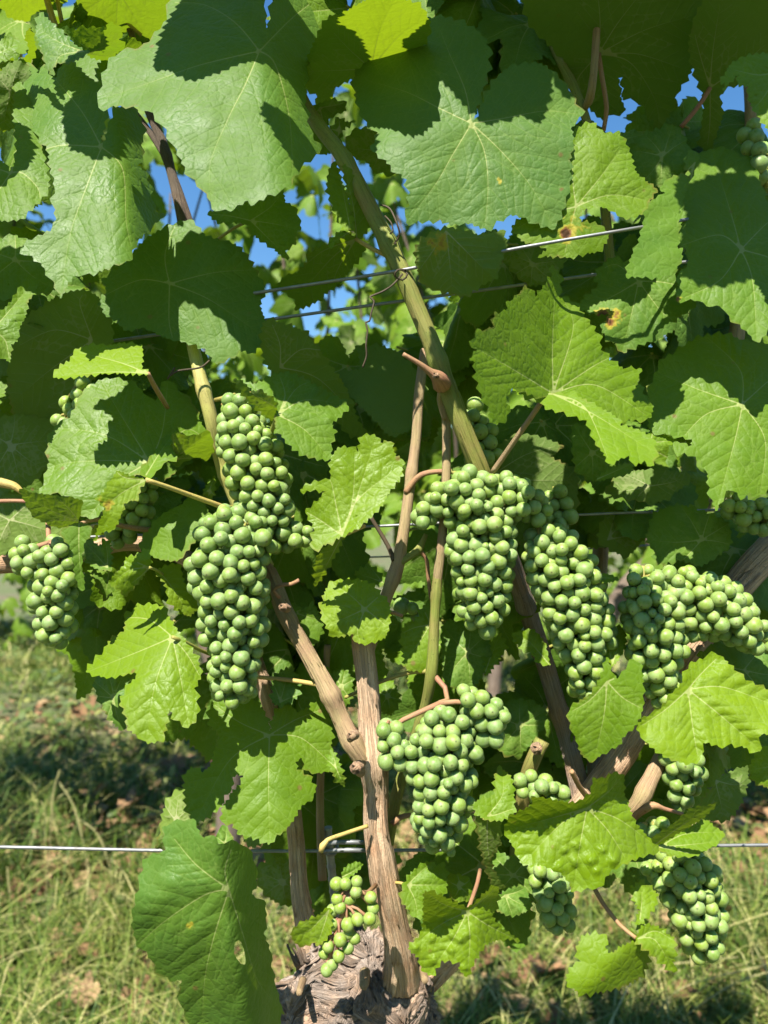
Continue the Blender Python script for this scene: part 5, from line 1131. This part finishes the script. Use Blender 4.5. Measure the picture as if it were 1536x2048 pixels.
L([(97,925),(95,882),(117,845),(140,835),(165,785),(210,757),(265,765),(308,805),(320,780),(335,758),(350,775),(382,800),(397,835),(415,870),(420,890),(385,905),(345,915),(310,935),(290,942),(265,955),(235,985),(205,1020),(190,1037),(162,1030),(158,1000),(110,985),(78,992),(90,960)],
  (300,925), [[(215,921),(130,926),(95,940)],[(210,870),(105,855)],[(325,860),(335,768)],[(240,960),(180,1030)],[(230,810),(205,765)],[(370,860),(410,880)]], Y=.42, ay=-.14, ax=.02, cup=6, wave=4, folds=[(320,870,.8,-.5,.16,14)], tint=.4, gloss=.55, sp=30, dp=6, puck=.8, label='large leaf at left with a round bite of shade in its top',
  extra=[dict(out=[(278,950),(300,915),(346,861),(353,876),(346,896),(350,918),(326,926),(312,946),(296,953)], j=(292,950), veins=[[(320,905),(345,870)]], Y=.405, ay=-.3, cup=1), dict(out=[(346,866),(380,872),(420,865),(427,905),(410,918),(385,914),(350,935),(345,915)], j=(345,920), veins=None, under=1, Y=.43, ay=.4)])
L([(236,942),(262,953),(293,960),(280,976),(275,1000),(251,1003),(245,1022),(235,1046),(225,1061),(206,1063),(190,1079),(200,1040),(211,1020),(204,1010),(192,996),(207,985),(215,970),(226,955)], (292,960), [[(245,985),(212,1012)],[(250,955),(235,945)]], Y=.392, ay=-.06, ax=.1, tint=1.0, gloss=.4, sp=15, dp=5, spots=[(215,1012,13,.75),(200,1000,8,.6)], label='small yellow leaf with an orange tip on a long yellow stalk',
  pet=[(292,960,.392,10),(330,972,.40,9),(385,992,.415,10),(440,1012,.43,11),(468,1024,.438,12)], pm=M_PET_Y)
L([(38,977),(60,985),(100,990),(164,1000),(160,1025),(155,1045),(120,1056),(90,1045),(64,1030)], (158,1043), [[(100,1020),(50,985)],[(120,1000)],[(110,1040),(95,1044)]], Y=.405, ay=.3, under=1, tint=.3, sp=20, dp=4,
  extra=[dict(out=[(120,1062),(140,1050),(160,1045),(180,1052),(183,1066),(166,1092),(163,1130),(169,1172),(163,1184),(150,1150),(145,1100),(125,1076)], j=(158,1048), veins=[[(158,1100),(163,1170)]], under=0, Y=.403, ay=-.05, tint=.6)])
L([(-30,1010),(0,1000),(35,980),(70,1000),(115,1030),(132,1078),(95,1088),(50,1082),(0,1112),(-30,1100)], (20,1040), [[(70,1000)],[(60,1050),(120,1070)],[(0,1080)],[(-20,1020)]], Y=.46, ay=-.1, under=1, tint=.45, h=7)
L([(281,1100),(284,1078),(298,1060),(312,1040),(335,1023),(364,1009),(384,986),(407,995),(412,1015),(424,1038),(402,1062),(384,1087),(358,1120),(321,1119)], (400,1080), [[(350,1060),(290,1085)],[(370,1040),(370,1010)],[(370,1095),(330,1112)]], Y=.43, ay=-.14, tint=.45, sp=17, dp=5)
L([(218,1166),(230,1150),(249,1129),(252,1115),(270,1112),(296,1098),(302,1129),(282,1158),(265,1178),(249,1193),(240,1180)], (299,1135), [[(260,1140),(225,1165)],[(275,1125)],[(265,1165)]], Y=.402, ay=-.1, tint=.85, gloss=.7, sp=12, dp=5, h=5, folds=[(260,1150,.6,.8,.3,6)], pet=[(299,1135,.402,6),(312,1140,.41,6),(325,1148,.425,6)])
L([(309,1143),(332,1132),(358,1129),(370,1172),(398,1205),(390,1222),(378,1232),(358,1224),(338,1202),(330,1165)], (318,1142), None, Y=.44, ay=-.06, tint=.95, sp=15)
L([(166,1083),(180,1078),(198,1092),(210,1080),(221,1088),(222,1138),(200,1140),(172,1124)], (215,1135), None, Y=.432, ay=-.12, tint=.25, sp=14, extra=[dict(out=[(182,1142),(210,1150),(222,1140),(224,1190),(210,1196),(198,1180)], j=(218,1145), veins=None, Y=.436)])
L([(407,985),(418,962),(430,955),(428,990),(415,1002)], None, None, Y=.44, tint=.5, h=6, sp=12)
L([(583,1205),(603,1222),(626,1208),(643,1240),(644,1264),(630,1289),(612,1280),(600,1240)], (590,1225), None, Y=.452, ay=-.1, tint=.35, sp=15)
L([(709,1148),(725,1136),(738,1131),(758,1145),(774,1162),(760,1172),(730,1165)], (765,1165), None, Y=.48, ay=-.15, tint=.4, sp=14)
L([(803,1264),(815,1245),(833,1240),(845,1215),(862,1204),(862,1324),(840,1340),(818,1340),(806,1310)], (860,1250), [[(830,1255),(808,1265)],[(835,1290),(815,1310)],[(850,1225)]], Y=.437, ay=-.1, tint=.7, sp=15, pet=[(805,1232,.43,7),(790,1226,.432,8),(778,1224,.434,8)], pm=M_PET_R)
L([(885,1250),(940,1245),(972,1270),(982,1320),(940,1382),(888,1362)], None, None, Y=.455, h=8, tint=.2)
L([(968,1290),(985,1282),(1000,1268),(1012,1295),(988,1330),(972,1352)], (970,1345), None, Y=.452, ay=-.1, tint=.8, sp=13)
L([(985,1422),(1040,1398),(1092,1420),(1087,1452),(1040,1512),(1000,1502)], None, None, Y=.46, h=8, tint=.2)
L([(543,1402),(548,1370),(552,1349),(578,1336),(595,1354),(597,1390),(580,1402),(560,1412)], (560,1405), None, Y=.437, ay=-.12, tint=.15, sp=13)
L([(510,1740),(560,1715),(602,1740),(612,1790),(575,1812),(530,1790)], None, None, Y=.485, under=1, tint=.6, h=8)
L([(655,1520),(665,1500),(680,1530),(690,1572),(672,1560)], None, None, Y=.43, tint=.5, h=6, sp=12)
L([(655,1375),(665,1345),(690,1340),(705,1360),(700,1400),(680,1420)], None, None, Y=.47, tint=.35, h=7, sp=14)
L([(752,1380),(770,1355),(790,1370),(800,1400),(782,1430),(760,1420)], None, None, Y=.47, tint=.5, h=7, sp=14)

# --- unseen leaves added outside the picture, outlines shaped to cast shadows into it
def caster(out, Y, t, tint=.3): return leaf(VINE, out, None, None, Y=Y, ay=-.05, lift=t, h=14, sp=24, dp=9, tint=tint, cup=0, wave=0)
caster([(277,44),(304,48),(337,70),(364,83),(412,62),(462,34),(512,6),(537,-26),(632,-36),(682,-106),(632,-376),(352,-376),(282,-106)], .39, .055)
caster([(779,-52),(814,-6),(834,23),(864,54),(886,75),(906,100),(932,129),(962,154),(994,140),(1018,130),(1042,126),(1057,140),(1070,140),(1082,98),(1092,52),(1084,-52),(1054,-312),(814,-312)], .40, .085)
caster([(1350,260),(1372,330),(1362,400),(1352,470),(1372,520),(1430,545),(1480,535),(1520,515),(1570,480),(1600,380),(1540,250),(1440,200)], .407, .165)
caster([(590,150),(640,165),(722,285),(778,395),(772,475),(735,480),(690,420),(640,330),(600,250)], .43, .13)
caster([(104,150),(112,215),(125,258),(140,287),(165,292),(185,308),(203,296),(216,300),(230,270),(226,215),(230,130),(200,70),(130,85)], .416, .095)

caster([(668,742),(720,688),(792,698),(852,780),(838,865),(770,885),(700,805)], .46, .25)
caster([(-40,650),(20,640),(60,610),(200,600),(230,720),(150,830),(60,965),(-60,1000)], .47, .17)
caster([(825,490),(846,460),(900,445),(1000,450),(1020,490),(1005,540),(960,585),(930,600),(880,592),(830,560)], .389, .15)
# --- leaves in the depth of the vine and above the picture
def fill(px, py, Y, size=.055, az=0, tilt=.5, roll=0, tint=.3, k=None):
    k = R.randrange(len(GEN)) if k is None else k
    return place(GEN[k], VINE, P(px, py, Y), az, tilt, roll, size, tint)
rr = random.Random(77)
zones = [(640,1040,-60,60,10,.47),(140,420,-60,30,5,.48),(900,1130,20,110,6,.47),(0,60,120,320,3,.47),(0,130,460,620,5,.48),(0,200,640,900,8,.5),(215,330,590,800,5,.5),(230,420,760,960,5,.5),(640,830,640,850,7,.5),
         (1000,1260,480,620,9,.49),(1300,1520,560,720,6,.48),(1190,1420,700,900,9,.49),(1240,1420,880,990,5,.49),(960,1130,830,960,4,.48),(240,420,980,1100,7,.5),(180,380,1090,1250,7,.5),(540,690,880,1050,6,.48),(530,640,1040,1200,6,.49),(580,700,1200,1380,6,.5),
         (880,1040,1080,1400,9,.49),(1400,1536,1060,1300,6,.5),(430,640,1360,1440,4,.48),(930,1110,1430,1560,6,.49),(1040,1230,1280,1480,5,.49),(1380,1540,1290,1400,4,.47),(560,720,1520,1760,8,.53),(520,590,1560,1720,3,.525),(900,1010,1640,1800,4,.46),(1180,1300,1560,1660,3,.47),(1300,1536,180,480,9,.49),(1230,1480,1440,1560,5,.5),(1040,1180,980,1100,4,.49),(830,980,560,700,5,.5)]
for x0, x1, y0, y1, n, Y in zones:
    for i in range(n):
        fill(rr.uniform(x0, x1), rr.uniform(y0, y1), Y + rr.uniform(0, .05), rr.uniform(.036, .05), rr.gauss(0, .5), rr.uniform(.1, .8), rr.gauss(0, .6), rr.uniform(.1, .6))
for i in range(38):                                          # the canopy above the picture
    x = rr.uniform(-.42, .42); y = rr.uniform(.44, .62); z = rr.uniform(1.30, 1.43) + (y - .44) * .2
    place(GEN[i % 6], VINE, Vector((x, y, z)), rr.gauss(0, .8), rr.uniform(.2, 1.0), rr.gauss(0, .6), rr.uniform(.045, .062), rr.uniform(.1, .6))
for i in range(12):                                          # unseen leaves added overhead to keep the upper right in the dark
    place(GEN[i % 6], VINE, Vector((rr.uniform(.03, .28), rr.uniform(.35, .43), rr.uniform(1.33, 1.40))), rr.gauss(0, .5), rr.uniform(.5, 1.1), rr.gauss(0, .6), rr.uniform(.05, .062), rr.uniform(.1, .6))
for i in range(12):  # unseen leaves added past the left edge to shade the depth there
    place(GEN[i % 6], VINE, Vector((rr.uniform(-.45, -.305), rr.uniform(.385, .45), rr.uniform(1.06, 1.3))), rr.gauss(0, .5), rr.uniform(.2, .9), rr.gauss(0, .6), rr.uniform(.045, .06), rr.uniform(.1, .6))
for i in range(26):                                          # to either side of it
    s = 1 if i % 2 else -1
    place(GEN[i % 6], VINE, Vector((s * rr.uniform(.37, .56), rr.uniform(.42, .56), rr.uniform(.9, 1.3))), rr.gauss(0, .7), rr.uniform(.2, .9), rr.gauss(0, .6), rr.uniform(.045, .06), rr.uniform(.1, .6))
# ------------------------------------------------------------------ grapes
B = bunch
B('long upper left bunch under the yellow cane, its right shoulder reaching out', .432, [[(470,820,36),(485,870,56),(512,930,66),(528,1000,62),(530,1050,56)],[(545,1075,36),(600,1068,27)]], r=14.4, tint=.3, seed=3, top=[(430,800,.44,8)])
B('largest bunch, hanging lower left of the brown knotted cane', .418, [[(445,1055,50),(450,1110,84),(462,1180,76),(466,1250,68),(470,1310,58),(468,1362,50),(466,1392,34)],[(490,1060,40),(520,1090,36)]], r=14.9, tint=.15, seed=4, top=[(470,1015,.436,9)])
B('small separate bunch at the left edge on a pale red stalk', .418, [[(100,1125,50),(103,1170,58),(106,1220,48),(110,1255,40),(112,1278,24)],[(45,1105,32),(62,1130,32)],[(120,1110,36),(118,1130,38)]], r=14.4, tint=.35, seed=5, top=[(98,1085,.43,10),(96,1045,.44,10)], mat=M_PET_R)
B('bunch at centre right hanging straight below the green cane', .422, [[(930,985,46),(960,1040,74),(965,1110,72),(965,1165,62),(968,1215,50),(978,1255,24)],[(845,1035,24),(885,1005,30),(915,985,34)],[(985,975,32),(1045,1000,46),(1072,1022,34)]], r=14.4, tint=.3, seed=6, top=[(905,945,.435,8),(895,930,.434,8)])
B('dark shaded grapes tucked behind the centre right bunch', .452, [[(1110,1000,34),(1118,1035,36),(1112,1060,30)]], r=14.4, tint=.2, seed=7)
B('slanting bunch right of centre with its tip behind the heart shaped leaf', .424, [[(1078,1085,38),(1112,1118,70),(1145,1190,74),(1165,1258,70),(1176,1320,50),(1168,1362,38),(1188,1385,26)]], r=14.4, tint=.5, seed=8)
B('narrow hanging bunch at right with its tip over the yellow leaf', .424, [[(1285,1165,42),(1308,1215,68),(1312,1285,66),(1320,1345,48),(1325,1392,28)]], r=14.4, tint=.45, seed=9)
B('bunch stretching sideways to the right edge above the yellow leaf', .43, [[(1340,1165,36),(1395,1185,54),(1445,1222,60),(1492,1258,48),(1530,1285,34)],[(1375,1240,36),(1400,1260,30)]], r=14.4, tint=.5, seed=10)
B('bottom centre bunch hanging from a red fork beside the stem', .412, [[(880,1440,42),(898,1500,74),(888,1560,70),(880,1618,62),(880,1665,46),(893,1690,24)],[(778,1458,24),(790,1505,36),(830,1520,36)],[(945,1405,44),(984,1435,36),(984,1468,30)]], r=15, tint=.22, seed=11, top=[(895,1400,.42,10),(890,1375,.425,10),(868,1350,.43,11)], mat=M_PET_R)
B('few grapes showing over the top edge of the blistered leaf', .43, [[(1045,1568,26),(1080,1578,36),(1120,1592,24)]], r=14.4, tint=.4, seed=12)
B('short bunch hanging out under the blistered leaf', .424, [[(1090,1745,34),(1108,1795,44),(1118,1840,32)]], r=14.4, tint=.3, seed=13, top=[(1085,1690,.43,7)])
B('lowest bunch at bottom right in front of the grass', .418, [[(1360,1730,50),(1385,1770,66),(1398,1830,60),(1408,1880,44),(1405,1905,26)],[(1315,1735,24),(1340,1760,34)]], r=14.4, tint=.6, seed=14, top=[(1340,1680,.425,8),(1320,1640,.43,8)])
B('two or three grapes peeping out behind the folded leaf at lower right', .432, [[(1290,1660,18),(1320,1655,26)]], r=14, tint=.5, seed=24)
def pts(s, sc, ox, oy, zs=1): return [(a / sc + ox, b / sc + oy, c * zs) for a, b, c in s]
B('small loose bunch resting against the grey vine head', .402, [[(700,1790,9),(690,1820,9),(675,1850,9),(668,1880,9),(655,1930,8)]], r=12.8, tint=.75, seed=15, top=[(735,1785,.415,8),(752,1770,.425,9)], mat=M_PET_R,
  explicit=pts([(535,585,0),(597,585,-8),(675,570,0),(668,640,-6),(540,690,0),(625,690,5),(558,750,-5),(505,770,4),(772,680,0),(790,755,4),(612,870,-10),(680,835,-12),(765,830,-10),(505,865,2),(560,975,-12),(620,930,0),(660,965,0),(475,1022,-8),(615,1035,-4),(550,1090,-10),(440,965,4),(450,1065,6),(502,1145,0),(467,1187,-6),(665,780,10)], 3.49, 520, 1600))
B('shaded grapes above the large left leaf, a few lit', .448, [[(165,770,30),(160,810,34),(135,840,26)]], r=14.5, tint=.6, seed=16,
  explicit=pts([(540,1015,0),(555,1080,-6),(630,1080,-3),(485,1110,0),(520,1150,-4),(605,1140,-4),(675,1140,0),(460,1065,6),(615,1010,8),(575,930,4),(650,980,6),(400,1190,8),(690,1050,10),(560,1190,4),(640,1200,5),(440,1210,9)], 3.49, 0, 500))
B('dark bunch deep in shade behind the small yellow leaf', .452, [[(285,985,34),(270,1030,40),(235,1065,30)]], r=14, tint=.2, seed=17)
B('half lit grapes behind the middle of the green cane', .452, [[(945,822,24),(958,870,34),(972,920,34)]], r=15.5, tint=.5, seed=18)
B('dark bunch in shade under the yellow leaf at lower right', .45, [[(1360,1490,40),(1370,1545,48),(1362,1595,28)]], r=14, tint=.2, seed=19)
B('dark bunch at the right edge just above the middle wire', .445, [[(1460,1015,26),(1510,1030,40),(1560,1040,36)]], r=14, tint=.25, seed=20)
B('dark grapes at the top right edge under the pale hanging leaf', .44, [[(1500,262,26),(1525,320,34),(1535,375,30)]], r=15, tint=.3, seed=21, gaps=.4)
B('pair of grapes behind the pale stalk right of the small yellow leaf', .452, [[(812,1215,18),(832,1228,18)]], r=15, tint=.4, seed=22)
